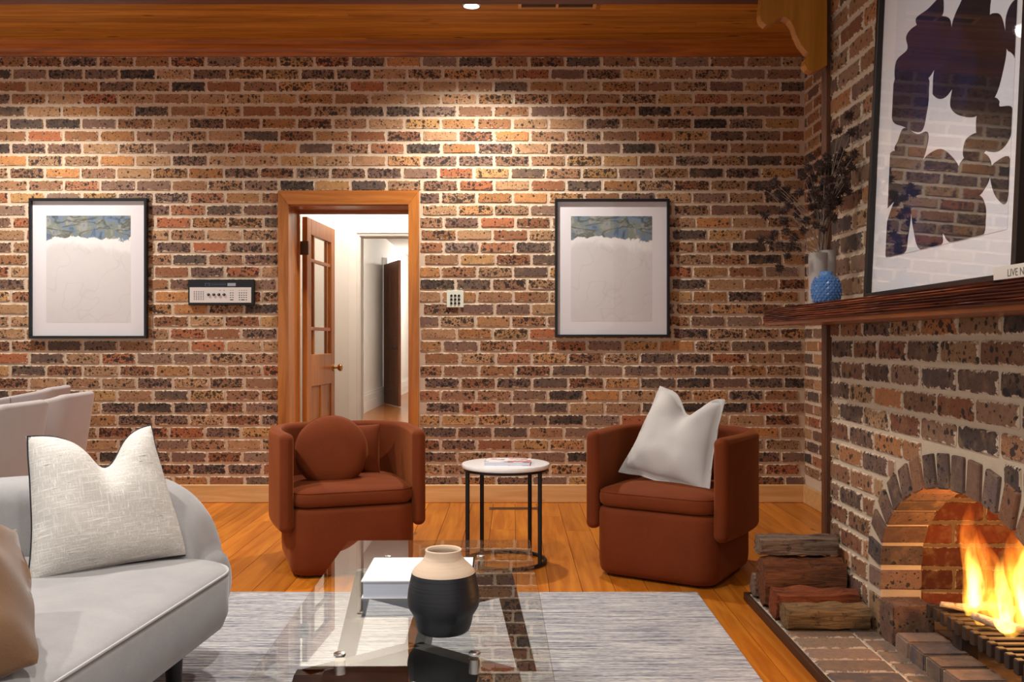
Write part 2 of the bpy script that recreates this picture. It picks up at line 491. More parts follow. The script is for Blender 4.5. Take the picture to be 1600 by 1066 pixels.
# ------------------------------------------------------------------ bricks
BL, BH = .232, .0700
def brick_mesh(name, L, H, D, seed, jit=.0035):
    r = random.Random(seed)
    hx, hz = L / 2, H / 2
    c = min(.008, hz * .3)
    base = [(-hx + c, -hz), (-hx / 3, -hz), (hx / 3, -hz), (hx - c, -hz), (hx, -hz + c), (hx, hz - c), (hx - c, hz), (hx / 3, hz), (-hx / 3, hz), (-hx + c, hz), (-hx, hz - c), (-hx, -hz + c)]
    out = [(x + r.uniform(-jit, jit) * .8, z + r.uniform(-jit, jit) * .6) for x, z in base]
    inn = [(x * (1 - .005 / hx), z * (1 - .005 / hz)) for x, z in out]
    n = len(out)
    v = [(x, -.0065 + r.uniform(-.001, .001), z) for x, z in inn] + [(x, -.002, z) for x, z in out] + [(x, D, z) for x, z in out]
    f = [tuple(range(n))]
    for k in (0, 1):
        for i in range(n):
            j = (i + 1) % n
            f.append((k * n + j, k * n + i, (k + 1) * n + i, (k + 1) * n + j))
    me = bpy.data.meshes.new(name)
    me.from_pydata(v, [], f)
    uv = me.uv_layers.new(name='UVMap')
    for lp in me.loops:
        q = v[lp.vertex_index]
        uv.data[lp.index].uv = (q[0] / L + .5, q[2] / H + .5)
    return me
def variants(name, mat, L=BL, H=BH, D=.012, n=9, jit=.0035):
    out = []
    for i in range(n):
        me = brick_mesh(name, L, H, D, i * 31 + 5, jit)
        me.materials.append(mat); out.append(me)
    return out

def join_bricks(name, items, mats, parent):
    """items = [(mesh, matrix)] -> one 'stuff' object carrying a random number per brick"""
    vs_, fs_, uvs, rn = [], [], [], []
    for me, Mx in items:
        b = len(vs_)
        q = rng.random()
        vs_ += [tuple(Mx @ v.co) for v in me.vertices]
        rn += [q] * len(me.vertices)
        ul = me.uv_layers[0].data
        for p_ in me.polygons:
            fs_.append(tuple(b + i for i in p_.vertices))
            uvs += [tuple(ul[i].uv) for i in p_.loop_indices]
    me = bpy.data.meshes.new(name)
    me.from_pydata(vs_, [], fs_)
    u = me.uv_layers.new(name='UVMap')
    for i, q in enumerate(uvs): u.data[i].uv = q
    a = me.attributes.new('rnd', 'FLOAT', 'POINT')
    a.data.foreach_set('value', rn)
    return link(name, me, mats, parent, kind='stuff')

def course_row(u0, u1, first, pitch, jitter, r):
    """joint positions of one course -> [(a,b)] brick intervals clipped to u0..u1"""
    out = []
    x = first
    while x > u0: x -= pitch
    cuts = [x]
    while x < u1:
        x += pitch * (1 + r.uniform(-jitter, jitter))
        cuts.append(x)
    for a, b in zip(cuts, cuts[1:]):
        a, b = max(a, u0), min(b, u1)
        if b - a > .035: out.append((a, b))
    return out

def subtract(iv, holes):
    out = [iv]
    for h0, h1 in holes:
        nx = []
        for a, b in out:
            if h1 <= a or h0 >= b: nx.append((a, b)); continue
            if h0 - a > .03: nx.append((a, h0))
            if b - h1 > .03: nx.append((h1, b))
        out = nx
    return out

# ------------------------------------------------------------------ back wall
PITCH = .0857; JOINT = .0155; LP = .2493
wb_ = MB()
TH = .30
wb_.box((-6.0, BACK, 0), (DOOR_L - .01, BACK + TH, CEIL + .1)).box((DOOR_R + .01, BACK, 0), (ALC_X + .3, BACK + TH, CEIL + .1)).box((DOOR_L - .01, BACK, DOOR_T + .01), (DOOR_R + .01, BACK + TH, CEIL + .1))
wall_back = wb_.build('wall_back', M_MORTAR, smooth=False, kind='structure', label='speckled brown brick wall with cream mortar behind the armchairs')
BV = variants('brick', M_BRICK)
zrow0 = at(0, 109, BACK).z      # top of the second course
occl = [(40, 308, 236, 534), (862, 308, 1060, 530), (292, 434, 400, 480), (415, 652, 668, 800), (905, 640, 1165, 800), (0, 590, 360, 800), (1040, 600, 1145, 680), (694, 450, 728, 486), (715, 700, 865, 800), (1170, 180, 1260, 510), (0, 0, 1600, 100)]
cand = []
k = -1
r_ = random.Random(3)
while True:
    ztop = zrow0 - k * PITCH + .002
    zbot = ztop - (PITCH - JOINT)
    if zbot < .10: break
    first = at(17 if k % 2 == 0 else 43, 0, BACK).x + r_.uniform(-.012, .012)
    holes = []
    if ztop < at(0, 299, BACK).z + .04: holes = [(at(436, 0, BACK).x, at(655, 0, BACK).x)]
    for a, b in course_row(-5.9, ALC_X + .0, first, LP, .012, r_):
        for a2, b2 in subtract((a, b), holes):
            if b2 - a2 < .05: continue
            j = JOINT * r_.uniform(.75, 1.15)
            cand.append((a2 + j / 2, b2 - j / 2, zbot, ztop))
    k += 1
def brick_matrix(a, b, z0, z1, L=BL, H=BH, y=BACK):
    return Matrix.Translation(((a + b) / 2, y, (z0 + z1) / 2)) @ Matrix.Diagonal(((b - a) / L, 1, (z1 - z0) / H, 1))
scored = []
for c_ in cand:
    px = 800 + F * (c_[0] + c_[1]) / 2 / BACK; py = 533 - F * ((c_[2] + c_[3]) / 2 - EYE) / BACK
    hid = any(x0 - 22 < px < x1 + 22 and y0 - 6 < py < y1 + 6 for x0, y0, x1, y1 in occl) or px < 25 or px > 1235
    short = (c_[1] - c_[0]) < .2
    scored.append((hid or short, math.hypot((px - 780) / 1.5, py - 420), c_))
scored.sort(key=lambda q: (q[0], q[1]))
rest = []
for i, (h_, d_, c_) in enumerate(scored):
    Mx = brick_matrix(*c_)
    if i < 300:
        o = bpy.data.objects.new('brick', rng.choice(BV)); COL.objects.link(o); o.parent = wall_back
        o.matrix_local = Mx
    else: rest.append((rng.choice(BV), Mx))
join_bricks('wall_bricks', rest, M_BRICK, wall_back)

# ------------------------------------------------------------------ alcove side wall
wall_alc = MB().box((ALC_X, CH_Y - .1, 0), (ALC_X + .25, BACK + .02, CEIL + .1)).build('wall_alcove', M_MORTAR, smooth=False, kind='structure', label='short return of the speckled brick wall beside the chimney breast')
ROTC = Matrix.Rotation(-PI / 2, 4, 'Z')
def side_bricks(wall, xface, y0, y1, z0, z1, first0, mats, holes_fn=None, vis=None, jit=.012, lim=290, phase=0):
    """courses on a wall that faces -x; u runs towards the camera"""
    nb = 0
    restb = []
    items = []
    k = -1
    while True:
        zt = zrow0 - k * PITCH + .002; zb = zt - (PITCH - JOINT)
        if zb < z0: break
        if zt <= z1:
            first = first0 + (0 if (k + phase) % 2 == 0 else LP / 2) + r_.uniform(-.02, .02)
            holes = holes_fn(zb, zt) if holes_fn else []
            for a, b in course_row(y0, y1, first, LP, jit, r_):
                for a2, b2 in subtract((a, b), holes):
                    if b2 - a2 < .03: continue
                    j = JOINT * r_.uniform(.75, 1.15)
                    items.append((a2 + j / 2, b2 - j / 2, zb, zt))
        k += 1
    for a, b, zb, zt in items:
        Mx = Matrix.Translation((xface, (a + b) / 2, (zb + zt) / 2)) @ ROTC @ Matrix.Diagonal(((b - a) / BL, 1, (zt - zb) / BH, 1))
        ok = vis is None or vis((a + b) / 2, (zb + zt) / 2, xface)
        if ok and nb < lim:
            o = bpy.data.objects.new('brick', rng.choice(mats)); COL.objects.link(o); o.parent = wall; o.matrix_local = Mx; nb += 1
        else: restb.append((rng.choice(mats), Mx))
    if restb: join_bricks('wall_bricks', restb, mats[0].materials[0], wall)
def inframe(y, z, x, m=30):
    px = 800 + F * x / y; py = 533 - F * (z - EYE) / y
    return -m < px < 1600 + m and -m < py < 1066 + m
side_bricks(wall_alc, ALC_X, CH_Y - .1, BACK, .12, CEIL + .05, BACK - .06, BV, vis=lambda y, z, x: inframe(y, z, x) and y > 5.85)

# ------------------------------------------------------------------ chimney breast
ARC_Y, ARC_A, ARC_B, ARC_Z = 2.80, .60, .392, .276
RING = .112
DEEP = .15
def ell(y, a, b):
    t = (y - ARC_Y) / a
    return ARC_Z + b * math.sqrt(max(0, 1 - t * t)) if abs(t) < 1 else ARC_Z
cb = MB()
ys = [.3] + [ARC_Y - ARC_A - .004] + [ARC_Y - ARC_A * math.cos(PI * i / 40) for i in range(41)] + [ARC_Y + ARC_A + .004, CH_Y]
for ya, yb in zip(ys, ys[1:]):
    ins = ya >= ARC_Y - ARC_A - .001 and yb <= ARC_Y + ARC_A + .001
    za, zb = (ell(ya, ARC_A, ARC_B), ell(yb, ARC_A, ARC_B)) if ins else (0, 0)
    top = CEIL + .1
    X0, X1 = CH_X, CH_X + DEEP
    cb.add([(X0, ya, za), (X0, yb, zb), (X0, yb, top), (X0, ya, top), (X1, ya, za), (X1, yb, zb), (X1, yb, top), (X1, ya, top)],
           [(0, 1, 2, 3), (7, 6, 5, 4), (0, 4, 5, 1), (3, 2, 6, 7), (0, 3, 7, 4), (1, 5, 6, 2)])
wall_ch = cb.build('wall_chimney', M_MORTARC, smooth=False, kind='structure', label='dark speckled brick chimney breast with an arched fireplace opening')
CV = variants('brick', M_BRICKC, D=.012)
def arch_holes(zb, zt):
    zm = zb * .45 + zt * .55
    if zm < ARC_Z:
        return [(ARC_Y - ARC_A - .115, ARC_Y + ARC_A + .115)]
    t = (zm - ARC_Z) / (ARC_B + RING)
    if t >= 1: return []
    w_ = (ARC_A + RING) * math.sqrt(1 - t * t)
    return [(ARC_Y - w_, ARC_Y + w_)]
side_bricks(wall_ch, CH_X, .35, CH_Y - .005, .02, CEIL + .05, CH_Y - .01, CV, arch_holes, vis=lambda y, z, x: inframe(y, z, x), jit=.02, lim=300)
MB().box((CH_X + DEEP, CH_Y - .12, 0), (2.6, CH_Y, CEIL + .1)).box((2.3, .3, 0), (2.6, CH_Y, CEIL + .1)).build('wall_chimney_rear', M_MORTARC, smooth=False, kind='structure', label='plain rear of the brick chimney breast')

# voussoirs and jamb bricks: each a block of its own
def block_mesh(name, sx, sy, sz, mat, seed=0, bev=.004):
    r = random.Random(seed)
    me = MB().box((-sx / 2, -sy / 2, -sz / 2), (sx / 2, sy / 2, sz / 2), bev=bev).mesh(name, smooth=False)
    for v in me.vertices:
        v.co += Vector((r.uniform(-1, 1), r.uniform(-1, 1), r.uniform(-1, 1))) * .0015
    uv = me.uv_layers.new(name='UVMap')
    for l in uv.data: l.uv = (.5, .5)
    me.materials.append(mat)
    return me
VB = [block_mesh('voussoir', DEEP + .012, .072, RING, M_BRICKA, i) for i in range(5)]
# arc length table
tab = [(0.0, 0.0)]
px_, pz_ = ARC_A, 0.0
for i in range(1, 401):
    a = PI * i / 400
    x, z = ARC_A * math.cos(a), ARC_B * math.sin(a)
    tab.append((tab[-1][0] + math.hypot(x - px_, z - pz_), a)); px_, pz_ = x, z
total = tab[-1][0]
NV = 17
for i in range(NV):
    s_ = (i + .5) * total / NV
    a = next(q[1] for q in tab if q[0] >= s_)
    nx, nz = math.cos(a) / ARC_A, math.sin(a) / ARC_B
    l_ = math.hypot(nx, nz); nx /= l_; nz /= l_
    cy = ARC_Y + ARC_A * math.cos(a) + nx * (RING / 2 - .012); cz = ARC_Z + ARC_B * math.sin(a) + nz * (RING / 2 - .012)
    o = link('arch_brick', rng.choice(VB), None, wall_ch)
    o.location = (CH_X - .012 + (DEEP + .012) / 2, cy, cz)
    o.rotation_euler = (-math.atan2(nx, nz) + rng.uniform(-.03, .03), 0, 0)
JB = [block_mesh('jamb_brick', DEEP + .008, .108, .07, M_BRICKC, i + 20) for i in range(4)]
for s in (-1, 1):
    for z in (.213,):
        o = link('jamb_brick', rng.choice(JB), None, wall_ch)
        o.location = (CH_X - .006 + (DEEP + .008) / 2, ARC_Y + s * (ARC_A + .046), z + .02)
    o = link('plinth_brick', block_mesh('plinth_brick', .15, .125, .165, M_BRICKC, 40, .006), None, wall_ch)
    o.location = (CH_X + .068, ARC_Y + s * (ARC_A + .054) - (.125 if s > 0 else -.125) * .95, .0875)
    o = link('jamb_brick', block_mesh('jamb_brick', .15, .11, .165, M_BRICKC, 41, .004), None, wall_ch)
    o.location = (CH_X + .069, ARC_Y + s * (ARC_A + .046), .0875)

# firebox
MB().box((CH_X + DEEP, ARC_Y + ARC_A + .04, 0), (2.3, ARC_Y + ARC_A + .14, 1.1)).build('wall_firebox', M_SOOT, smooth=False, kind='structure', label='red brick side wall inside the fireplace')
wall_fb = bpy.data.objects['wall_firebox']
FV = variants('fire_brick', M_FIRE)
for k in range(11):
    zb = .10 + k * PITCH
    for a, b in course_row(CH_X + DEEP + .01, 2.25, CH_X + DEEP + .01 + (LP / 2 if k % 2 else LP * .98), LP, .02, r_):
        o = link('fire_brick', rng.choice(FV), None, wall_fb)
        o.matrix_local = brick_matrix(a + .005, b - .005, zb, zb + PITCH - .011, y=ARC_Y + ARC_A + .04)
MB().box((2.2, 2.0, 0), (2.29, 3.43, 1.1)).box((CH_X + DEEP, 2.0, 0), (2.2, 2.12, 1.1)).box((CH_X + DEEP, 2.1, 1.0), (2.25, 3.43, 1.1)).build('wall_firebox_rear', M_SOOT, smooth=False, kind='structure', label='sooty back of the firebox')

# ------------------------------------------------------------------ floor, ceiling, trims
floor = MB().box((-6.0, -.6, -.08), (ALC_X + .3, BACK + .02, -.012)).build('floor', plain('underfloor', '#2a1606', .9), smooth=False, kind='structure', label='honey coloured timber board floor')
bx0 = -5.9; BW = .148
PLK = {}
for i in range(int((ALC_X + 5.9) / BW) + 1):
    xa = bx0 + i * BW
    y = -.5 + rng.uniform(-2.5, 0)
    while y < BACK:
        ln = rng.uniform(2.2, 3.8)
        ya, yb = max(y, -.5), min(y + ln, BACK)
        y += ln
        if yb - ya < .05: continue
        me = MB().box((-BW / 2 + .0012, 0, -.012), (BW / 2 - .0012, yb - ya - .002, 0)).mesh('floorboard', smooth=False)
        link('floorboard', me, M_FLOOR, floor, loc=(xa + BW / 2, ya, 0))
ceiling = MB().box((-6.0, -.6, CEIL + .012), (2.6, BACK + .3, CEIL + .1)).build('ceiling', plain('ceiling_backing', '#3a2208', .9), smooth=False, kind='structure', label='honey pine board ceiling')
CW = .105
for i in range(int((BACK - 3.9) / CW) + 1):
    yb = BACK - i * CW
    x = -5.9 - rng.uniform(0, 2)
    while x < ALC_X:
        ln = rng.uniform(2.4, 4.2)
        xa, xb = max(x, -5.9), min(x + ln, ALC_X)
        x += ln
        if xb - xa < .05: continue
        me = MB().box((0, -CW + .003, 0), (xb - xa - .002, -.003, .012)).mesh('ceiling_board', smooth=False)
        link('ceiling_board', me, M_CEIL, ceiling, loc=(xa, yb, CEIL))
# cornice against the wall
zc = at(0, 89, BACK).z
prof = [(BACK, zc), (BACK - .018, zc), (BACK - .022, zc + .018), (BACK - .03, zc + .024), (BACK - .036, zc + .045), (BACK - .05, zc + .062), (BACK - .066, zc + .07), (BACK - .07, CEIL), (BACK, CEIL)]
MB().prism(prof, -5.9, ALC_X, axis='x').build('trim_1', M_CORNICE, smooth=False, kind='structure', label='stained timber cornice between brick wall and ceiling')
MB().box((-5.9, BACK - .022, 0), (at(436, 0, BACK).x, BACK, at(0, 757, BACK).z), bev=.004).build('baseboard_left', M_BASE, smooth=False, kind='structure', label='pale pine skirting left of the doorway')
MB().box((at(655, 0, BACK).x, BACK - .022, 0), (ALC_X, BACK, at(0, 757, BACK).z), bev=.004).build('baseboard_right', M_BASE, smooth=False, kind='structure', label='pale pine skirting right of the doorway')
MB().box((ALC_X - .022, CH_Y, 0), (ALC_X, BACK - .022, at(0, 757, BACK).z), bev=.004).build('baseboard_alcove', M_BASE, smooth=False, kind='structure', label='pale pine skirting along the alcove return')

# beam, post and bracket
ZB = EYE + (533 - 7) * 4.02 / F
tag(MB().box((-5.9, 3.80, ZB), (2.3, 4.02, ZB + .26), bev=.004).build('ceiling_beam', M_BEAM, smooth=False), 'long dark stained timber beam crossing under the ceiling', 'beam')
MB().box((CH_X - .025, CH_Y - .03, 0), (CH_X + .012, CH_Y + .03, ZB), bev=.003).build('trim_2', M_POST, smooth=False, kind='structure', label='slim dark timber post at the chimney corner')
def pxz(x, y, d): return ((x - 800) * d / F, EYE - (y - 533) * d / F)
bo = [(1291, -12), (1190, -12), (1187, 14), (1186, 24), (1189, 34), (1196, 40), (1204, 39), (1210, 34), (1216, 28), (1224, 27), (1232, 32), (1239, 42), (1243, 55), (1250, 70), (1260, 82), (1266, 86), (1258, 92), (1256, 101), (1260, 109), (1268, 113), (1278, 111), (1286, 106), (1291, 103)]
tag(MB().prism([pxz(x, y, 3.88) for x, y in bo], 3.87, 3.925, axis='y').build('bracket', M_BRACKET, smooth=False), 'scroll-cut honey timber bracket under the beam at the chimney', 'bracket')

# ------------------------------------------------------------------ doorway, hall beyond
casing = empty('door_1', (0, 0, 0), kind='structure', label='honey oak door frame in the brick wall')
xo0, xo1 = at(436, 0, BACK).x, at(655, 0, BACK).x
zt_ = at(0, 299, BACK).z
cw = .072
MB().prism([(xo0, 0), (xo0 + cw, 0), (xo0 + cw, zt_ - .095), (xo0, zt_)], BACK - .03, BACK + .002).build('door_casing', M_CASV, casing, smooth=False)
MB().prism([(xo1, 0), (xo1, zt_), (xo1 - cw, zt_ - .095), (xo1 - cw, 0)], BACK - .03, BACK + .002).build('door_casing', M_CASV, casing, smooth=False)
MB().prism([(xo0, zt_), (xo0 + cw, zt_ - .095), (xo1 - cw, zt_ - .095), (xo1, zt_)], BACK - .032, BACK + .002).build('door_casing', M_CASH, casing, smooth=False)
MB().box((DOOR_L - .02, BACK - .004, 0), (DOOR_L, BACK + .33, DOOR_T)).box((DOOR_L, BACK + .25, 0), (DOOR_L + .012, BACK + .28, DOOR_T - .02)).build('door_jamb', M_CASV, casing, smooth=False)
MB().box((DOOR_R, BACK - .004, 0), (DOOR_R + .02, BACK + .33, DOOR_T)).build('door_jamb', M_CASV, casing, smooth=False)
MB().box((DOOR_L, BACK - .004, DOOR_T), (DOOR_R, BACK + .33, DOOR_T + .02)).box((DOOR_L, BACK + .25, DOOR_T - .02), (DOOR_R, BACK + .28, DOOR_T)).build('door_head', M_CASH, casing, smooth=False)
# open glazed door leaf, hinge at the left jamb, swung away
leaf = empty('door_2', (DOOR_L + .03, BACK + .34, 0), R(86), kind='structure', label='open timber door with glass panes and brass knob')
DW, DH, DT = .77, 2.03, .038
def bar(x0, x1, z0, z1, name='rail', t=DT, mat=M_DOOR):
    MB().box((x0, -t / 2, z0), (x1, t / 2, z1), bev=.003).build(name, mat, leaf, smooth=False)
bar(0, .105, 0.01, DH, 'stile'); bar(DW - .105, DW, .01, DH, 'stile')
bar(.105, DW - .105, DH - .12, DH); bar(.105, DW - .105, .78, 1.02); bar(.105, DW - .105, .01, .2)
bar(.36, .41, .2, .78, 'muntin')
for x in (.105 + .085, DW - .105 - .11): bar(x, x + .026, 1.02, DH - .12, 'glazing_bar', .026)
for z in (1.20, DH - .12 - .20): bar(.105, DW - .105, z, z + .026, 'glazing_bar', .026)
for x0, x1 in ((.105, .36), (.41, DW - .105)): bar(x0, x1, .2, .78, 'panel', .018)
xs = (.105, .19, .216, .555, .581, .665); zs = (1.02, 1.20, 1.226, 1.71, 1.736, 1.91)
for i in range(3):
    for j in range(3):
        MB().box((xs[2 * i], -.003, zs[2 * j]), (xs[2 * i + 1], .003, zs[2 * j + 1])).build('pane', M_WGLASS, leaf, smooth=False)
kn = MB().lathe([(.028, 0), (.028, .006), (.01, .01), (.009, .035), (.022, .042), (.03, .055), (.028, .068), (.012, .076)], 20, Matrix.Translation((DW - .05, -DT / 2, .905)) @ Matrix.Rotation(PI / 2, 4, 'X'))
kn.lathe([(.028, 0), (.028, .006), (.01, .01), (.009, .035), (.022, .042), (.03, .055), (.028, .068), (.012, .076)], 20, Matrix.Translation((DW - .05, DT / 2, .905)) @ Matrix.Rotation(-PI / 2, 4, 'X'))
kn.build('door_knob', M_BRASS, leaf)
for z in (.3, 1.75): MB().box((-.012, -.03, z), (.004, .03, z + .1)).build('hinge', M_BRONZE, leaf, smooth=False)

HY0, HY1 = BACK + TH, 8.0
HC = 3.0
MB().box((-3.2, HY0, -.05), (.8, 22.2, -.001)).build('floor_hall', M_HALLFLOOR, smooth=False, kind='structure', label='polished timber floor of the hall beyond the doorway')
MB().box((-3.2, HY0, HC), (.8, 22.2, HC + .05)).build('ceiling_hall', M_WALLW, smooth=False, kind='structure', label='white ceiling of the hall')
hx0 = at(564, 0, HY1).x; hzt = 2.03
MB().box((-3.2, HY1, 0), (hx0, HY1 + .14, HC)).box((hx0, HY1, hzt), (-.35, HY1 + .14, HC)).box((-.35, HY1, 0), (.8, HY1 + .14, HC)).build('wall_hall', M_WALLW, smooth=False, kind='structure', label='white wall of the hall around the second doorway')
MB().box((-3.25, HY0, 0), (-2.75, HY1, HC)).box((.7, HY0, 0), (.8, HY1, HC)).build('wall_hall_ends', M_WALLW, smooth=False, kind='structure', label='white end walls of the hall')
MB().box((-2.45, HY1 + .14, 0), (-2.32, 22, HC)).build('wall_corridor_left', M_WALLW, smooth=False, kind='structure', label='white left wall of the corridor')
MB().box((-.3, HY1 + .14, 0), (-.2, 22, HC)).build('wall_corridor_right', M_WALLW, smooth=False, kind='structure', label='white right wall of the corridor')
MB().box((-2.45, 22, 0), (-.2, 22.1, HC)).build('wall_corridor_end', M_WALLW, smooth=False, kind='structure', label='white end wall of the corridor')
ar = MB()
for k, (a, b, t) in enumerate(((0, .10, .02), (.008, .085, .032), (.03, .06, .042))):
    ar.prism([(hx0 - b, 0), (hx0 - a, 0), (hx0 - a, hzt + a), (-.35 + a, hzt + a), (-.35 + a, 0), (-.35 + b, 0), (-.35 + b, hzt + b), (hx0 - b, hzt + b)], HY1 - t, HY1)
ar.build('trim_3', M_TRIMW, smooth=False, kind='structure', label='white moulded architrave of the second doorway')
sk = MB()
for h, t in ((.30, .015), (.26, .024), (.16, .03)): sk.box((-2.32, HY1 + .14, 0), (-2.32 + t, 16.45, h)).box((-2.32, 16.6, 0), (-2.32 + t, 22, h))
sk.build('baseboard_corridor', M_TRIMW, smooth=False, kind='structure', label='tall white skirting along the corridor')
MB().box((-2.32, 16.45, 0), (-2.24, 16.6, 2.62)).build('trim_4', M_TRIMW, smooth=False, kind='structure', label='white door trim far along the corridor')
dl = empty('door_3', (-2.28, 16.42, 0), R(-68), kind='structure', label='dark timber door standing open far down the corridor')
MB().box((0, -.022, .01), (1.02, .022, 2.49), bev=.004).build('door_leaf', M_DDOOR, dl, smooth=False)
for x0 in (.13, .56):
    for z0, z1 in ((.25, .95), (1.2, 2.3)): MB().box((x0, -.026, z0), (x0 + .32, .026, z1), bev=.004).build('panel', M_DDOOR, dl, smooth=False)
MB().lathe([(.03, 0), (.012, .01), (.012, .04), (.035, .055), (.03, .08), (.005, .09)], 14, Matrix.Translation((.95, -.022, 1.0)) @ Matrix.Rotation(PI / 2, 4, 'X')).build('door_knob', M_IRON, dl)
def added_hall_lamp(loc, w, name, lab):  # unseen pendants added to light the hall and corridor
    l = bpy.data.lights.new(name, 'POINT'); l.energy = w; l.color = (1, .93, .84); l.shadow_soft_size = .08
    t = empty(name, loc); tag(t, lab, 'lamp')
    MB().lathe([(.02, .20), (.02, .13), (.09, .12), (.10, .07)], 20, cap1=False, cap0=False).build('lamp_shade', M_TRIMW, t)
    o = bpy.data.objects.new(name + '_light', l); COL.objects.link(o); o.parent = t; o.location = (0, 0, 0)
added_hall_lamp((-1.3, 7.35, HC - .22), 52, 'added_hall_lamp', 'added unseen white pendant lamp lighting the hall behind the doorway')
added_hall_lamp((-1.3, 12.5, HC - .22), 105, 'added_hall_lamp', 'added unseen white pendant lamp lighting the corridor halfway along')
added_hall_lamp((-1.3, 19.0, HC - .22), 105, 'added_hall_lamp', 'added unseen white pendant lamp lighting the far end of the corridor')

# ------------------------------------------------------------------ hearth and kerb
HZ = .03
hearth = MB().box((1.02, .3, 0), (CH_X, CH_Y, HZ - .004)).build('hearth', M_MORTARC, smooth=False)
tag(hearth, 'low grey-brown brick hearth along the fireplace', 'hearth')
HB1 = [brick_mesh('hearth_brick', .24, .104, .012, i + 60, .002) for i in range(5)]
for me in HB1: me.materials.append(M_BRICKH)
y = CH_Y - .01
i = 0
RX = Matrix.Rotation(-PI / 2, 4, 'X')
while y > .5:
    for a, b in ((1.028, 1.268), (1.278, CH_X - .008)):
        o = bpy.data.objects.new('hearth_brick', rng.choice(HB1)); COL.objects.link(o); o.parent = hearth
        o.matrix_local = Matrix.Translation(((a + b) / 2, y - .054 - (.03 if a > 1.2 else 0), HZ - .004)) @ RX @ Matrix.Diagonal(((b - a) / .24, 1, 1, 1))
    y -= .117
    i += 1
MB().box((1.002, .3, 0), (1.02, CH_Y + .012, HZ + .004), bev=.002).build('timber_edge', M_TRIM, hearth, smooth=False)
MB().box((1.02, CH_Y, 0), (CH_X - .03, CH_Y + .012, HZ + .004), bev=.002).build('timber_edge', M_TRIM, hearth, smooth=False)
kerb = MB().box((CH_X - .006, 1.3, 0), (1.50, 3.245, .078)).build('fire_kerb', M_MORTARC, smooth=False)
tag(kerb, 'raised brick kerb in front of the fire', 'kerb')
KB = [block_mesh('kerb_brick', .155, .107, .09, M_BRICKH, i + 80, .006) for i in range(4)]
y = 3.24
while y > 1.5:
    o = link('kerb_brick', rng.choice(KB), None, kerb); o.location = (CH_X - .015 + .0775, y - .0535, .045)
    y -= .12
MB().box((1.50, 2.1, 0), (2.2, 3.44, .035)).build('floor_firebox', M_ASH, smooth=False, kind='structure', label='ash covered floor of the firebox')

# ------------------------------------------------------------------ fire grate, fuel, flames
grate = empty('fire_grate', (1.46, 2.65, .035), label='cast iron fire grate holding the burning wood', cat='grate')
GZ = .15
for yy in (-.42, .0, .42):
    MB().box((.03, yy - .03, 0), (.09, yy + .03, GZ - .04), bev=.004).build('foot', M_IRON, grate, smooth=False)
    MB().box((.30, yy - .03, 0), (.36, yy + .03, GZ - .04), bev=.004).build('foot', M_IRON, grate, smooth=False)
for x in (.045, .30): MB().box((x, -.58, GZ - .045), (x + .03, .58, GZ - .015), bev=.003).build('rail', M_IRON, grate, smooth=False)
gb = MB().box((0, -.012, -.02), (.40, .012, .010), bev=.003).box((-.004, -.013, -.03), (.022, .013, .014), bev=.003).mesh('grate_bar', smooth=False)
gb.materials.append(M_IRON)
for i in range(23):
    link('grate_bar', gb, None, grate, loc=(0, -.56 + i * .0507, GZ))
FZ = .035 + GZ + .012
def branch(pts, rs, mat, label, name='burning_branch', cat='branch'):
    c0 = Vector(pts[0])
    o = MB().tube([Vector(p) - c0 for p in pts], rs, 10).build(name, mat); o.location = c0
    for v in o.data.vertices:
        v.co += Vector(mnoise.noise_vector(v.co * 40)) * .004
    return tag(o, label, cat, 'burning branches in the grate')
branch([(1.47, 3.14, FZ + .02), (1.55, 3.12, FZ + .012), (1.64, 3.1, FZ + .028), (1.76, 3.06, FZ + .03)], [.009, .015, .017, .012], M_DRIFT, 'pale twisted branch lying at the far end of the grate')
branch([(1.50, 2.98, FZ + .03), (1.54, 2.93, FZ + .02), (1.60, 2.88, FZ + .016), (1.70, 2.82, FZ + .03)], [.012, .016, .014, .010], M_DRIFT, 'shorter pale branch in the middle of the grate')
branch([(1.53, 2.62, FZ + .02), (1.62, 2.70, FZ + .03), (1.75, 2.78, FZ + .04)], [.028, .03, .026], M_LOG, 'charred dark log lying in the flames')
branch([(1.60, 3.1, FZ + .07), (1.70, 2.98, FZ + .07), (1.78, 2.86, FZ + .06)], [.02, .025, .02], M_LOGRED, 'reddish log stacked on the branches in the fire')
for i, (x, y, s) in enumerate(((1.53, 2.60, .035), (1.575, 2.55, .045), (1.52, 2.50, .035), (1.61, 2.47, .05), (1.55, 2.43, .04))):
    bm = bmesh.new(); bmesh.ops.create_icosphere(bm, subdivisions=2, radius=s)
    for v in bm.verts:
        v.co += Vector(mnoise.noise_vector(v.co * 25 + Vector((i * 3, 0, 0)))) * s * .4; v.co.z *= .7
    me = bpy.data.meshes.new('ash_chunk'); bm.to_mesh(me); bm.free()
    tag(link('ash_chunk', me, M_EMBER, loc=(x, y, FZ + s * .55)), 'white ash-covered lump of wood at the near end of the grate', 'ember', 'white ash lumps in the grate')

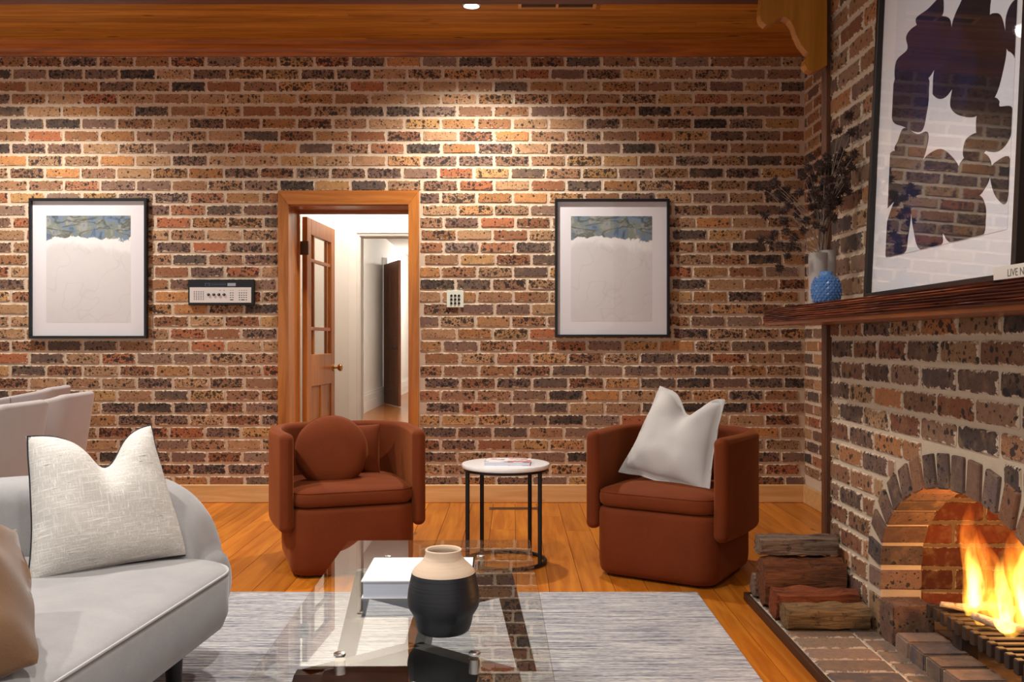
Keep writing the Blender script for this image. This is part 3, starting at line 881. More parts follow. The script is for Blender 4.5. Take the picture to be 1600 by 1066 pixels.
def flame_mat(name, stops, strength):
    m = bpy.data.materials.new(name); m.use_nodes = True
    nt = m.node_tree; nt.nodes.clear()
    q = Mat.__new__(Mat); q.m = m; q.nt = nt
    out = q.n('OutputMaterial')
    gn = q.gen(); z = q.n('SeparateXYZ', {0: gn}).outputs[2]
    col = q.ramp(z, stops)
    p = q.n('TexCoord').outputs['Object']
    nz = q.noise(q.vscale(p, (28, 28, 9)), 1.0, 2, .5)
    st = q.math('MULTIPLY', q.step(nz, .28, .66), strength)
    st = q.math('MULTIPLY', st, q.math('SUBTRACT', 1.15, z))
    em = q.n('Emission', {0: col, 1: st}).outputs[0]
    nt.links.new(em, out.inputs['Volume'])
    return m
M_FLO = flame_mat('flame_outer', [(0, (1, .50, .06, 1)), (.35, (1, .34, .03, 1)), (1, (1, .12, .01, 1))], 42)
M_FLI = flame_mat('flame_inner', [(0, (1, .62, .16, 1)), (.5, (1, .62, .12, 1)), (1, (1, .40, .04, 1))], 110)
fire = empty('fire', (1.6, 2.85, FZ), label='orange and yellow flames rising from the grate', cat='fire')
def tongue(x, y, z0, h, w, lean, seed, mat, name):
    r = random.Random(seed); rings = []
    ph = r.uniform(0, 6)
    for i in range(17):
        t = i / 16
        rad = w * (t + .02) ** .45 * (1 - t) ** .85 * 1.7 + .0015
        cx = lean[0] * t * h + .22 * w * math.sin(ph + t * 6) * t * 2; cy = lean[1] * t * h + .2 * w * math.cos(ph * 1.3 + t * 5) * t * 2
        rings.append([(x + cx + rad * math.cos(a) * (1 + .18 * math.sin(3 * a + 5 * t + ph)), y + cy + rad * .7 * math.sin(a), z0 + t * h) for a in [2 * PI * k / 14 for k in range(14)]])
    MB().rings(rings).build(name, mat, fire)
for a in ((-.06, .22, .0, .40, .050, (.02, 0), 1), (.0, .20, .0, .30, .055, (-.05, 0), 2), (.05, .12, .0, .27, .045, (-.12, 0), 21), (.06, .08, .0, .38, .075, (-.02, .05), 3), (.12, .0, 0, .34, .08, (.05, 0), 4), (-.03, .08, .0, .24, .05, (.05, 0), 5), (.15, .14, 0, .32, .07, (0, 0), 6), (.08, -.12, 0, .30, .075, (.05, 0), 7), (-.08, .12, 0, .11, .03, (.1, 0), 12), (-.05, .0, 0, .12, .04, (.1, 0), 13), (.02, -.25, 0, .26, .06, (.1, 0), 14)):
    tongue(*a, M_FLO, 'flame')
for a in ((-.055, .215, .03, .24, .036, (.02, 0), 1), (.0, .12, .0, .24, .03, (-.05, 0), 8), (.055, .07, .02, .30, .045, (-.03, .05), 9), (.10, .0, .0, .25, .05, (.05, 0), 10), (-.04, .04, .0, .09, .04, (.1, 0), 11), (.07, -.12, 0, .2, .05, (.05, 0), 15)):
    tongue(*a, M_FLI, 'flame_core')
l = bpy.data.lights.new('fire_light', 'POINT'); l.energy = 9; l.color = (1, .5, .18); l.shadow_soft_size = .09
o = bpy.data.objects.new('fire_light', l); COL.objects.link(o); o.parent = fire; o.location = (.05, .05, .22)

# ------------------------------------------------------------------ firewood
def log(name, x0, x1, y, z, ry, rz, mat, label, seed, yaw=0, roll=0, squish=.35):
    r = random.Random(seed)
    c0 = Vector(((x0 + x1) / 2, y, z)); L = x1 - x0
    shape = []
    n = 18
    ph = r.uniform(0, 6)
    for i in range(n):
        a = 2 * PI * i / n
        k = 1 / max(abs(math.cos(a)), abs(math.sin(a))) ** (1 - squish)
        shape.append((ry * math.cos(a) * k * (1 + r.uniform(-.06, .06)), rz * math.sin(a) * k * (1 + r.uniform(-.06, .06))))
    rings = []
    for j in range(15):
        t = j / 14
        rings.append([((t - .5) * L, p[0] * (1 + .12 * mnoise.noise(Vector((t * 4, i * .8, seed)))), rz + min(max(p[1] * (1 + .26 * mnoise.noise(Vector((t * 4, i * .8, seed + 9)))), -rz), 2 * rz)) for i, p in enumerate(shape)])
    for ring in (0, -1):
        rings[ring] = [(p[0] + r.uniform(-.006, .006), p[1], p[2]) for p in rings[ring]]
    o = MB().rings(rings).build(name, mat, angle=35)
    o.location = (c0.x, c0.y, z); o.rotation_euler = (roll, 0, yaw)
    return tag(o, label, 'log', 'firewood stacked on the hearth')
log('firewood_log', 1.030, 1.34, 3.47, HZ + .003, .055, .045, M_LOGTAN, 'tan split log at the front bottom of the firewood pile', 1)
log('firewood_log', 1.025, 1.35, 3.60, HZ + .003, .06, .055, M_LOGRED, 'reddish split log second from the front of the firewood pile', 2, yaw=-.03)
log('firewood_log', 1.025, 1.35, 3.76, HZ + .003, .075, .098, M_LOG, 'thickest brown split log in the middle of the firewood pile', 3, yaw=-.04, squish=.5)
log('firewood_log', 1.02, 1.335, 3.80, HZ + .207, .06, .038, M_LOGBARK, 'weathered grey-brown log lying on top of the firewood pile', 4)
log('firewood_log', .995 + .03, 1.34, 3.895, HZ + .003, .045, .048, M_LOGBARK, 'small grey log end at the back left of the firewood pile', 5)

# ------------------------------------------------------------------ mantel shelf
MX = 1.10; MZ1 = EYE + .126 * MX; MZ0 = EYE + .0735 * MX
bm_ = MB()
rr = []
ny = 120; y0m, y1m = .6, 4.02
nz = 26
front = []
r = random.Random(4)
for j in range(ny + 1):
    yv = y0m + (y1m - y0m) * j / ny
    ring = []
    for i in range(nz + 1):
        t = i / nz
        z = MZ0 + (MZ1 - MZ0) * t
        wob = .35 * mnoise.noise(Vector((yv * 3.0, 0, 0))) + .25 * mnoise.noise(Vector((yv * 8, 3, 0)))
        dx = .0045 * math.cos((t * 7.5 + wob) * 2 * PI) + .003 * mnoise.noise(Vector((yv * 9, z * 160, 1)))
        ring.append((MX + .006 + dx, yv, z))
    ring.append((CH_X - .001, yv, MZ1)); ring.append((CH_X - .001, yv, MZ0))
    rr.append(ring)
bm_.rings(rr)
mantel = bm_.build('mantel_shelf', M_MANTEL, angle=60)
tag(mantel, 'thick grooved red-brown timber mantel shelf on the chimney breast', 'mantel')
MB().box((MX + .02, y0m, MZ0 - .012), (CH_X - .001, y1m - .01, MZ0 + .001)).build('underside_board', wood_mat('mantel_under', '#a8571c', '#7d3c10', 'y', .3), mantel, smooth=False)

# ------------------------------------------------------------------ pictures
def picture(name, x0, y0, x1, y1, label):
    a, b = at(x0, y1, BACK - .03), at(x1, y0, BACK - .03)
    W, H = b.x - a.x, b.z - a.z
    t = empty(name, ((a.x + b.x) / 2, BACK - .008, a.z), label=label, cat='picture', group='watercolour pictures on the brick wall')
    T = .036; fw = .018
    for nm, bx in (('frame_rail', ((-W / 2, -T, 0), (W / 2, 0, fw))), ('frame_rail', ((-W / 2, -T, H - fw), (W / 2, 0, H))), ('frame_rail', ((-W / 2, -T, fw), (-W / 2 + fw, 0, H - fw))), ('frame_rail', ((W / 2 - fw, -T, fw), (W / 2, 0, H - fw)))):
        MB().box(bx[0], bx[1], bev=.0015).build(nm, M_FRAME, t, smooth=False)
    MB().box((-W / 2 + fw, -.012, fw), (W / 2 - fw, -.002, H - fw)).build('mat_board', M_MATB, t, smooth=False)
    s = 228.0
    MB().box((-W / 2 + .112, -.0125, .112 - .002), (W / 2 - .118, -.011, H - .118)).build('print', M_WATER, t, smooth=False)
    MB().box((-W / 2 + fw, -.026, fw), (W / 2 - fw, -.024, H - fw)).build('glass_pane', M_PGLASS, t, smooth=False)
    return t
picture('framed_picture', 46, 310, 230, 529, 'black framed watercolour print left of the doorway beside the intercom')
picture('framed_picture', 867, 311, 1046, 527, 'black framed watercolour print right of the doorway above the white-cushioned armchair')

# large art print leaning on the mantel
AH, AW = 1.30, 1.05
ay0, ay1 = 2.27, 3.325
lean = R(2.6)
art = empty('large_artwork', (1.260, (ay0 + ay1) / 2, MZ1 + .003), label='large framed navy abstract brush-shape print leaning on the mantel', cat='picture')
# local frame: x to the right seen from the room (= -Y), y into the wall (= +X), z up
AM = Matrix.Translation(art.location) @ Matrix.Rotation(R(-1.5), 4, 'Z') @ Matrix.Rotation(lean, 4, 'Y') @ Matrix.Rotation(-PI / 2, 4, 'Z')
art.matrix_world = AM
hw = AW / 2; T = .035; fw = .022
for bx in (((-hw, 0, 0), (hw, T, fw + .008)), ((-hw, 0, AH - fw), (hw, T, AH)), ((-hw, 0, fw), (-hw + fw, T, AH - fw)), ((hw - fw, 0, fw), (hw, T, AH - fw))):
    MB().box(bx[0], bx[1], bev=.0015).build('frame_rail', M_FRAMEB, art, smooth=False)
MB().box((-hw + fw, .022, fw), (hw - fw, .032, AH - fw)).build('mat_board', M_MATB, art, smooth=False)
AMi = AM.inverted()
def artpt(px, py, yl):
    """photo point -> local x,z on the print plane y = yl"""
    o_ = AMi @ Vector((0, 0, EYE)); d_ = AMi.to_3x3() @ Vector(((px - 800) / F, 1, -(py - 533) / F))
    t_ = (yl - o_.y) / d_.y
    q = o_ + d_ * t_
    return (q.x, q.z)
pl = artpt(1384, 402, .021); pr = artpt(1574, 356, .021)
pr_x = min(pr[0], hw - fw - .04); pz0 = (pl[1] + artpt(1540, 368, .021)[1]) / 2
prn = MB().box((pl[0], .0205, pz0), (pr_x, .0225, AH - .16)).build('print', M_PAPER, art, smooth=False)
blobs = [
 [(160, 75), (210, 35), (262, -15), (272, 20), (260, 70), (180, 110)],
 [(125, 200), (120, 150), (150, 110), (230, 70), (285, 68), (302, 95), (295, 140), (240, 270), (200, 325), (130, 340), (78, 330), (80, 248)],
 [(75, 320), (200, 310), (212, 370), (205, 450), (180, 535), (110, 515), (62, 480)],
 [(240, 260), (228, 365), (234, 390), (262, 402), (295, 378), (330, 300), (300, 130)],
 [(296, 140), (312, 80), (335, 25), (365, -15), (455, -15), (460, 40), (440, 250), (330, 330), (240, 280)],
 [(450, 78), (482, 53), (510, 75), (528, 180), (515, 280), (480, 395), (410, 470), (340, 470), (303, 440), (303, 390), (330, 300), (420, 200)],
 [(524, 100), (530, 55), (548, 15), (575, -10), (590, -10), (578, 215), (545, 212), (528, 190)],
 [(405, 490), (425, 445), (475, 398), (498, 410), (500, 432), (545, 432), (553, 470), (545, 550), (510, 605), (465, 618), (415, 590)],
 [(355, 640), (355, 590), (370, 560), (405, 540), (440, 545), (450, 600), (400, 650)],
 [(75, 612), (88, 570), (112, 520), (165, 545), (205, 535), (208, 578), (182, 655), (130, 645)],
 [(48, 640), (100, 610), (160, 610), (190, 650), (180, 760), (130, 820), (75, 818), (32, 840)],
 [(75, 815), (130, 790), (140, 860), (128, 960), (112, 1028), (38, 1045), (30, 960)],
 [(140, 830), (150, 740), (190, 650), (230, 615), (266, 606), (300, 630), (332, 675), (345, 760), (300, 900), (270, 940), (262, 995), (178, 1015), (150, 930)],
 [(330, 690), (370, 630), (435, 622), (465, 660), (460, 720), (440, 765), (405, 800), (330, 790)],
 [(262, 900), (310, 785), (410, 790), (440, 830), (443, 890), (425, 962), (310, 988), (270, 945)],
 [(463, 690), (490, 655), (543, 645), (530, 817), (495, 812), (470, 760)]]
def smooth_poly(pts, n=5):
    out = []
    m_ = len(pts)
    for i in range(m_):
        p0, p1, p2, p3 = pts[i - 1], pts[i], pts[(i + 1) % m_], pts[(i + 2) % m_]
        for k in range(n):
            t = k / n
            out.append(tuple(.5 * (2 * p1[c] + (p2[c] - p0[c]) * t + (2 * p0[c] - 5 * p1[c] + 4 * p2[c] - p3[c]) * t * t + (3 * p1[c] - p0[c] - 3 * p2[c] + p3[c]) * t ** 3) for c in (0, 1)))
    return out
ink = MB()
for i, b in enumerate(blobs):
    pts = [artpt(1370 + x / 2.6, y / 2.6, .0205) for x, y in smooth_poly(b)]
    pts = [(min(max(x, pl[0] + .001), pr_x - .001), max(z, pz0 + .001)) for x, z in pts]
    ink.prism(pts, .0195 - i * .00006, .0205, axis='y')
ink.build('ink_shapes', M_INK, prn, smooth=False)
MB().box((-hw + fw, .010, fw), (hw - fw, .012, AH - fw)).build('glass_pane', M_AGLASS, art, smooth=False)

# book lying on the mantel with lettering on its spine
by = 1430 * 1.13 / (1553 - 800)
book = empty('mantel_book', (1.13, by, MZ1), label='white book lying on the mantel with LIVE lettering on its spine', cat='book')
MB().box((0, -.30, 0), (.10, 0, .004)).box((0, -.30, .030), (.10, 0, .034)).box((-.001, -.30, 0), (.003, 0, .034)).build('cover', plain('book_cover', '#cfc4b8', .7), book, smooth=False)
MB().box((.003, -.298, .004), (.098, -.002, .030)).build('pages', M_PAGES, book, smooth=False)
fc = bpy.data.curves.new('lettering', 'FONT'); fc.body = 'LIVE N'; fc.size = .024; fc.extrude = .0002
tmp_o = bpy.data.objects.new('tmp_text', fc); COL.objects.link(tmp_o); bpy.context.view_layer.update()
tme = bpy.data.meshes.new_from_object(tmp_o.evaluated_get(bpy.context.evaluated_depsgraph_get()))
bpy.data.objects.remove(tmp_o); tme.materials.clear()
fo = link('spine_lettering', tme, plain('grey_lettering', '#6b6058', .8), book)
fo.rotation_euler = (PI / 2, 0, -PI / 2); fo.location = (-.0014, -.060, .0085)

# vases on the mantel
def vase_at(px, X): return (X, F * X / (px - 800), MZ1)
v1 = empty('tall_vase', vase_at(1285, 1.235), R(15), label='tall matte beige vase with a stepped rim on the mantel', cat='vase')
vm = MB()
for cx, top, rad in ((-.020, .210, .037), (.022, .221, .034)):
    vm.lathe([(rad, 0.0), (rad, top), (rad - .004, top + .001), (rad - .005, top - .10)], 28, Matrix.Translation((cx, 0, 0)), cap1=True)
vm.build('vase_body', M_BEIGEV, v1, angle=50)
v2 = empty('blue_vase', vase_at(1291, 1.15), label='small glossy blue vase with a quilted surface on the mantel', cat='vase')
prof = [(.040, 0), (.045, .006), (.0505, .025), (.0525, .045), (.050, .066), (.042, .085), (.030, .096), (.0245, .100), (.0235, .106), (.0255, .112), (.0225, .114), (.02, .10)]
mbv = MB().lathe([(r * .98, z * 1.02) for r, z in prof], 44)
bo_ = mbv.build('vase_body', M_BLUE, v2, angle=80)
kn = MB()
for j in range(9):
    z = .010 + j * .0097
    rad = next(a[0] + (b[0] - a[0]) * (z - a[1]) / (b[1] - a[1]) for a, b in zip(prof, prof[1:]) if a[1] <= z <= b[1])
    for i in range(18):
        a = 2 * PI * (i + .5 * (j % 2)) / 18
        c = Vector((rad * math.cos(a), rad * math.sin(a), z * 1.02)); n_ = Vector((math.cos(a), math.sin(a), 0)); t_ = Vector((-math.sin(a), math.cos(a), 0))
        w_ = PI * rad / 18 * .95
        kn.add([c + n_ * .0042, c + t_ * w_, c + Vector((0, 0, .0092)), c - t_ * w_, c - Vector((0, 0, .0092))], [(0, 1, 2), (0, 2, 3), (0, 3, 4), (0, 4, 1)])
kn.build('quilted_studs', M_BLUE, v2, smooth=False, kind='stuff')

# dried flowers
dv = Vector(v1.location) + Vector((0, 0, .20))
fl = empty('dried_flowers', dv, label='dried thistle stems with dark brown seed heads standing in the beige vase', cat='dried flowers')
def head_mesh(seed):
    r = random.Random(seed); mb = MB()
    bm = bmesh.new(); bmesh.ops.create_icosphere(bm, subdivisions=1, radius=.009)
    mb.add([v.co.copy() for v in bm.verts], [[w.index for w in f.verts] for f in bm.faces]); bm.free()
    for i in range(60):
        d = Vector((r.gauss(0, 1), r.gauss(0, 1), r.gauss(0, 1))).normalized()
        s = d.orthogonal().normalized(); q = d.cross(s)
        ln = r.uniform(.013, .020)
        mb.add([d * .006 + s * .0028, d * .006 - s * .0014 + q * .0024, d * .006 - s * .0014 - q * .0024, d * ln], [(0, 1, 3), (1, 2, 3), (2, 0, 3)])
    me = mb.mesh('seed_head', smooth=False); me.materials.append(M_HEAD); return me
HM = [head_mesh(i) for i in range(4)]
heads = [(1327, 182, 0), (1310, 205, 0), (1330, 207, 0), (1293, 245, 0), (1336, 241, 0), (1268, 247, 1), (1280, 256, 1), (1308, 247, 0), (1318, 257, 0), (1331, 262, 0), (1282, 270, 1), (1295, 270, 0), (1308, 280, 0), (1270, 279, 1), (1284, 293, 1), (1300, 293, 0), (1318, 293, 0),
         (1270, 306, 1), (1282, 311, 1), (1300, 311, 0), (1309, 315, 0), (1205, 288, 2), (1187, 292, 2), (1196, 336, 2), (1227, 297, 2), (1189, 374, 3), (1218, 383, 3), (1228, 362, 3), (1218, 419, 3), (1230, 401, 3), (1268, 324, 1), (1295, 333, 0), (1210, 285, 2), (1215, 302, 2), (1255, 275, 1), (1290, 318, 1), (1322, 270, 0),
         (1303, 341, 0), (1260, 345, 2), (1245, 335, 2), (1255, 360, 3), (1240, 372, 3), (1275, 352, 1), (1287, 358, 0), (1312, 300, 0), (1288, 283, 1), (1265, 290, 1), (1223, 330, 2), (1326, 300, 0), (1302, 262, 0), (1275, 335, 1), (1210, 365, 3), (1225, 345, 2), (1299, 280, 0), (1284, 262, 1), (1273, 298, 1), (1306, 303, 0), (1322, 283, 0), (1313, 268, 0), (1291, 300, 1), (1279, 322, 1), (1262, 262, 1), (1301, 322, 0), (1327, 250, 0), (1285, 340, 1), (1203, 375, 3), (1235, 385, 3), (1200, 300, 2), (1222, 310, 2), (1232, 322, 2), (1250, 300, 1), (1266, 312, 1), (1296, 256, 0), (1315, 240, 0)]
byst = {}
for h in heads: byst.setdefault(h[2], []).append(h)
rh = random.Random(11)
for s, hs in byst.items():
    for h0 in range(0, len(hs), 3):
        grp = hs[h0:h0 + 3]
        dd = dv.y + rh.uniform(-.10, .06)
        tips = [at(h[0], h[1], min(dd + rh.uniform(-.035, .035), 1.325 * F / (h[0] - 800))) - dv for h in grp]
        main = tips[0]
        st = Vector((rh.uniform(-.012, .012), rh.uniform(-.012, .012), -.02))
        c1 = st + Vector((main.x * .12, main.y * .12, max(.06, abs(main.z) * .55 + .03)))
        def bez(t): return st * (1 - t) ** 2 + c1 * 2 * t * (1 - t) + main * t * t
        mbs = MB().tube([bez(i / 12) for i in range(13)], [.0019 - .0009 * i / 12 for i in range(13)], 5)
        for tp in tips[1:]:
            b0 = bez(.45)
            mid = (b0 + tp) / 2 + Vector((0, 0, .015))
            mbs.tube([b0 * (1 - t) ** 2 + mid * 2 * t * (1 - t) + tp * t * t for t in [i / 7 for i in range(8)]], .0011, 5)
        so = mbs.build('stem', M_STEM, fl)
        for tp in tips:
            o = link('seed_head', rh.choice(HM), None, so, loc=tp); o.scale = (rh.uniform(1.15, 1.6),) * 3; o.rotation_euler = (rh.uniform(0, 6), rh.uniform(0, 6), 0)

# ------------------------------------------------------------------ intercom and switch plate
a, b = at(295, 477, BACK - .02), at(398, 437, BACK - .02)
W, H = b.x - a.x, b.z - a.z
ic = empty('intercom_panel', ((a.x + b.x) / 2, BACK - .006, a.z), label='black and silver radio intercom panel on the brick wall', cat='intercom')
def icp(x, y): return (-W / 2 + (x - 135) / 1365 * W, H - (y - 105) / 520 * H)
MB().box((-W / 2, -.028, 0), (W / 2, 0, H), bev=.003).build('housing', M_BLACK, ic, smooth=False)
x0, z0 = icp(170, 575); x1, z1 = icp(1440, 265)
MB().box((x0, -.030, z0), (x1, -.027, z1)).build('face_plate', M_SILVERP, ic, smooth=False)
sl = MB()
for i in range(5):
    for j in range(6): p_ = icp(266 + i * 46, 352 + j * 32); sl.box((p_[0] - .0036, -.0306, p_[1] - .0024), (p_[0] + .0036, -.029, p_[1] + .0024))
for x, ys_ in ((1015, (378, 424, 470)), (1062, (378, 424, 470)), (1198, (378, 424, 470, 518)), (1245, (378, 424, 470)), (1292, (378, 424, 470)), (1340, (378, 424, 470, 518))):
    for y_ in ys_ + (327,): p_ = icp(x, y_); q = .0038 if y_ != 327 else .0025; sl.box((p_[0] - q, -.0306, p_[1] - q * .75), (p_[0] + q, -.029, p_[1] + q * .75))
for x in (1038, 1268): p_ = icp(x, 518); sl.box((p_[0] - .012, -.0306, p_[1] - .003), (p_[0] + .012, -.029, p_[1] + .003))
for x in (800, 880): p_ = icp(x, 327); sl.box((p_[0] - .003, -.0306, p_[1] - .002), (p_[0] + .003, -.029, p_[1] + .002))
sl.build('speaker_slots', M_BLACK, ic, smooth=False)
for x in (560, 668, 774, 882):
    p_ = icp(x, 412)
    k_ = MB().lathe([(.0095, 0), (.009, .008), (.006, .0095)], 18, Matrix.Translation((p_[0], -.03, p_[1])) @ Matrix.Rotation(PI / 2, 4, 'X')).build('knob', M_BLACK, ic)
    MB().box((p_[0] - .001, -.0405, p_[1]), (p_[0] + .002, -.039, p_[1] + .006)).build('pointer', M_STEEL, k_, smooth=False)
x0, z0 = icp(480, 245); x1, z1 = icp(925, 165)
scr = MB().box((x0, -.0292, z0), (x1, -.0275, z1)).build('dial_window', plain('dial_window', '#10131f', .2), ic, smooth=False)
tk = MB()
for i in range(12):
    p_ = icp(610 + i * 27, 205); tk.box((p_[0], -.0297, p_[1] - .004), (p_[0] + .0012, -.029, p_[1] + (.005 if i % 2 else .002)))
for dx, dz in ((490, 190), (575, 190), (490, 225), (575, 225)): p_ = icp(dx, dz); tk.box((p_[0] - .002, -.0297, p_[1] - .0025), (p_[0] + .002, -.029, p_[1] + .0025))
p_ = icp(490, 190); q_ = icp(575, 190); tk.box((p_[0], -.0297, p_[1] + .001), (q_[0], -.029, p_[1] + .002))
tk.build('dial_marks', plain('dial_marks', '#6f7688', .5), scr, smooth=False)
x0, z0 = icp(950, 240); x1, z1 = icp(1120, 178)
MB().box((x0, -.0295, z0), (x1, -.0275, z1)).build('display', plain('grey_display', '#9a9da3', .3), ic, smooth=False)

a, b = at(698, 480.5, BACK - .015), at(724.5, 454, BACK - .015)
W, H = b.x - a.x, b.z - a.z
kp = empty('switch_plate', ((a.x + b.x) / 2, BACK - .006, a.z), label='small cream switch plate with nine black buttons right of the door', cat='switch')
MB().box((-W / 2, -.016, 0), (W / 2, 0, H), bev=.002).build('plate', M_CREAM, kp, smooth=False)
for i in range(3):
    for j in range(3):
        MB().lathe([(.0088, 0), (.0085, .005), (.006, .007)], 14, Matrix.Translation(((i - 1) * .0262, -.0155, H * .47 + (j - 1) * .0262)) @ Matrix.Rotation(PI / 2, 4, 'X')).build('button', M_BLACK, kp)

# ------------------------------------------------------------------ ceiling vent and lamps
vn = empty('ceiling_vent', (at(871, 0, 5.6).x, 5.62, CEIL), label='bronze slotted air vent set in the board ceiling', cat='vent')
hwv = .24
for bx in (((-hwv, -.055, -.01), (hwv, -.04, .002)), ((-hwv, .04, -.01), (hwv, .055, .002)), ((-hwv, -.04, -.01), (-hwv + .02, .04, .002)), ((hwv - .02, -.04, -.01), (hwv, .04, .002)), ((-.008, -.04, -.01), (.008, .04, .002))):
    MB().box(*bx).build('vent_frame', M_BASE, vn, smooth=False)
for i in range(5): MB().box((-hwv + .02, -.036 + i * .0155, -.006), (hwv - .02, -.028 + i * .0155, .001)).build('slat', M_BRONZE, vn, smooth=False)
tag(MB().box((at(1085, 0, 5.45).x, 5.37, CEIL - .02), (at(1190, 0, 5.45).x, 5.50, CEIL), bev=.003).build('ceiling_batten', M_CEIL, smooth=False), 'short timber access batten fixed under the board ceiling', 'batten')

labels = {'bright': 'lit round recessed downlight in the ceiling above the doorway', 'left': 'recessed downlight in the ceiling over the left picture', 'sofa': 'recessed downlight above the sofa', 'table': 'recessed downlight above the coffee table', 'rear': 'added out-of-view fill downlight behind the sofa', 'near': 'added out-of-view fill downlight above the near end of the rug'}
for x, y, w, nm in DOWN:
    t = empty('downlight', (x, y, CEIL), label=labels[nm], cat='downlight', group='recessed downlights')
    MB().lathe([(.062, .001), (.062, -.006), (.05, -.008), (.046, .004)], 28, cap0=False, cap1=False).build('trim_ring', M_STEEL, t)
    MB().lathe([(.046, -.006), (.03, -.009), (.004, -.0095)], 24, cap0=False).build('lens', M_LIGHT, t)
    l = bpy.data.lights.new('downlight_lamp', 'SPOT'); l.energy = w; l.color = (1, .945, .88); l.spot_size = R(145); l.spot_blend = .9; l.shadow_soft_size = .045
    o = bpy.data.objects.new('downlight_lamp', l); COL.objects.link(o); o.parent = t; o.location = (0, 0, -.03)

# floor vent
fv = empty('floor_vent', (at(803, 0, 6.11).x, 6.11, 0), label='slim bronze slotted air vent set in the floor behind the side table', cat='vent')
MB().box((-.165, -.035, 0), (.165, .035, .004)).build('vent_plate', M_BRONZE, fv, smooth=False)
sl = MB()
for i in range(24): sl.box((-.148 + i * .0125, -.02, .0035), (-.141 + i * .0125, .02, .0046))
sl.build('vent_slots', M_BLACK, fv, smooth=False)

# ------------------------------------------------------------------ rug
rug = MB().box((-2.05, .6, 0), (.82, 4.05, .010), bev=.003).build('rug', M_RUG, smooth=False)
tag(rug, 'flat-woven grey and cream streaked rug under the coffee table', 'rug')

# ------------------------------------------------------------------ armchairs
def pillow(w, h, t, n=30, chop=0.0, concave=.06, seed=0, wr=.004, flange=0.0, slump=0.0, taper=0.0):
    V, Fc = [], []
    for side in (0, 1):
        for j in range(n + 1):
            for i in range(n + 1):
                u, v = 2 * i / n - 1, 2 * j / n - 1
                x = w / 2 * u * (1 - concave * (1 - v * v)) * (1 - taper * (v + 1) / 2); z = h / 2 * v * (1 - concave * (1 - u * u))
                uu, vv2 = (min(1, abs(u) / (1 - flange)), min(1, abs(v) / (1 - flange)))
                th = t / 2 * (max(0, 1 - uu ** 2.6) * max(0, 1 - vv2 ** 2.6)) ** .55
                g = math.exp(-((u - .12) / .38) ** 2) * max(0, v + .35) ** 1.5
                z -= chop * g
                th *= 1 - min(.72, 1.6 * chop / h * 2.4 * math.exp(-((u - .05) / .2) ** 2) * max(0, v) ** 1.2)
                y = (-1 if side == 0 else 1) * (th + .0015)
                nv = mnoise.noise_vector(Vector((x * 9 + seed, z * 9, side * 4)))
                edge = 1 - max(abs(u), abs(v)) ** 6
                y += nv.y * wr * (.4 + edge); x += nv.x * wr * .6; z += nv.z * wr * .6 - slump * (u * u) * (.5 - v * .5)
                V.append((x, y, z + h / 2))
    N1 = (n + 1) ** 2
    for side in (0, 1):
        for j in range(n):
            for i in range(n):
                a = side * N1 + j * (n + 1) + i
                q = (a, a + 1, a + n + 2, a + n + 1)
                Fc.append(q if side == 0 else q[::-1])
    ring = [(i, 0) for i in range(n)] + [(n, j) for j in range(n)] + [(n - i, n) for i in range(n)] + [(0, n - j) for j in range(n)]
    idx = [j * (n + 1) + i for i, j in ring]
    for a, b in zip(idx, idx[1:] + idx[:1]): Fc.append((a, N1 + a, N1 + b, b))
    return MB().add(V, Fc), [V[i] for i in idx]
def place(o, loc, yaw, tilt, roll=0.0):
    o.rotation_mode = 'QUATERNION'
    Mx = Matrix.Rotation(yaw, 4, 'Z') @ Matrix.Rotation(-tilt, 4, 'X') @ Matrix.Rotation(roll, 4, 'Y')
    o.rotation_quaternion = Mx.to_quaternion(); o.location = loc
    return o

def armchair(loc, yaw, label):
    t = empty('tub_armchair', loc, yaw, label=label, cat='armchair', group='rust velvet tub armchairs')
    MB().rbox(.60, .61, [(.040, .012), (.022, .014), (.010, .024), (.003, .045), (0, .08), (0, .30), (.004, .318), (.016, .328), (.06, .332)], .10, 8, cy=-.02).build('base', M_VELVET, t, angle=70)
    MB().rbox(.50, .50, [(0, 0), (0, .012)], .08).build('plinth', M_BLACK, t)
    cu = MB().rbox(.585, .565, [(.04, .333), (.014, .336), (.003, .346), (0, .362), (0, .385), (.005, .400), (.02, .413), (.06, .424), (.12, .433), (.2, .438), (.27, .440)], .09, 8, cy=-.045).build('seat_cushion', M_VELVET, t, angle=70)
    # piping seam on the cushion
    ring = []
    for cxx, cyy, a0 in ((1, 1, 0), (-1, 1, PI / 2), (-1, -1, PI), (1, -1, 1.5 * PI)):
        for k in range(9):
            a = a0 + k * PI / 16; q = .086
            ring.append((cxx * (.2925 - .005 - q) + q * math.cos(a), -.045 + cyy * (.2825 - .005 - q) + q * math.sin(a), .402))
    MB().tube(ring, .003, 6, closed=True).build('seam', M_VELVET, cu)
    path = []
    for i in range(9):
        s = i / 8; path.append((-(.318 + .022 * math.sin(s * PI / 2)), -.275 + s * .30))
    for i in range(1, 28):
        a = PI - i * PI / 28
        ca, sa = math.cos(a), math.sin(a)
        path.append((.340 * math.copysign(abs(ca) ** .72, ca), .025 + .315 * abs(sa) ** .72))
    path += [(-x, y) for x, y in reversed(path[:9])]
    sw = sweep(path, .066, .215, .685, .03, seg=5)
    sw.build('wraparound_back', M_VELVET, t, angle=70)
    return t
LCH = armchair((-.85, 4.665, 0), R(19), 'rust velvet tub armchair in front of the doorway with a round cushion')
RCH = armchair((.808, 4.50, 0), R(-31), 'rust velvet tub armchair by the chimney holding a pale linen cushion')

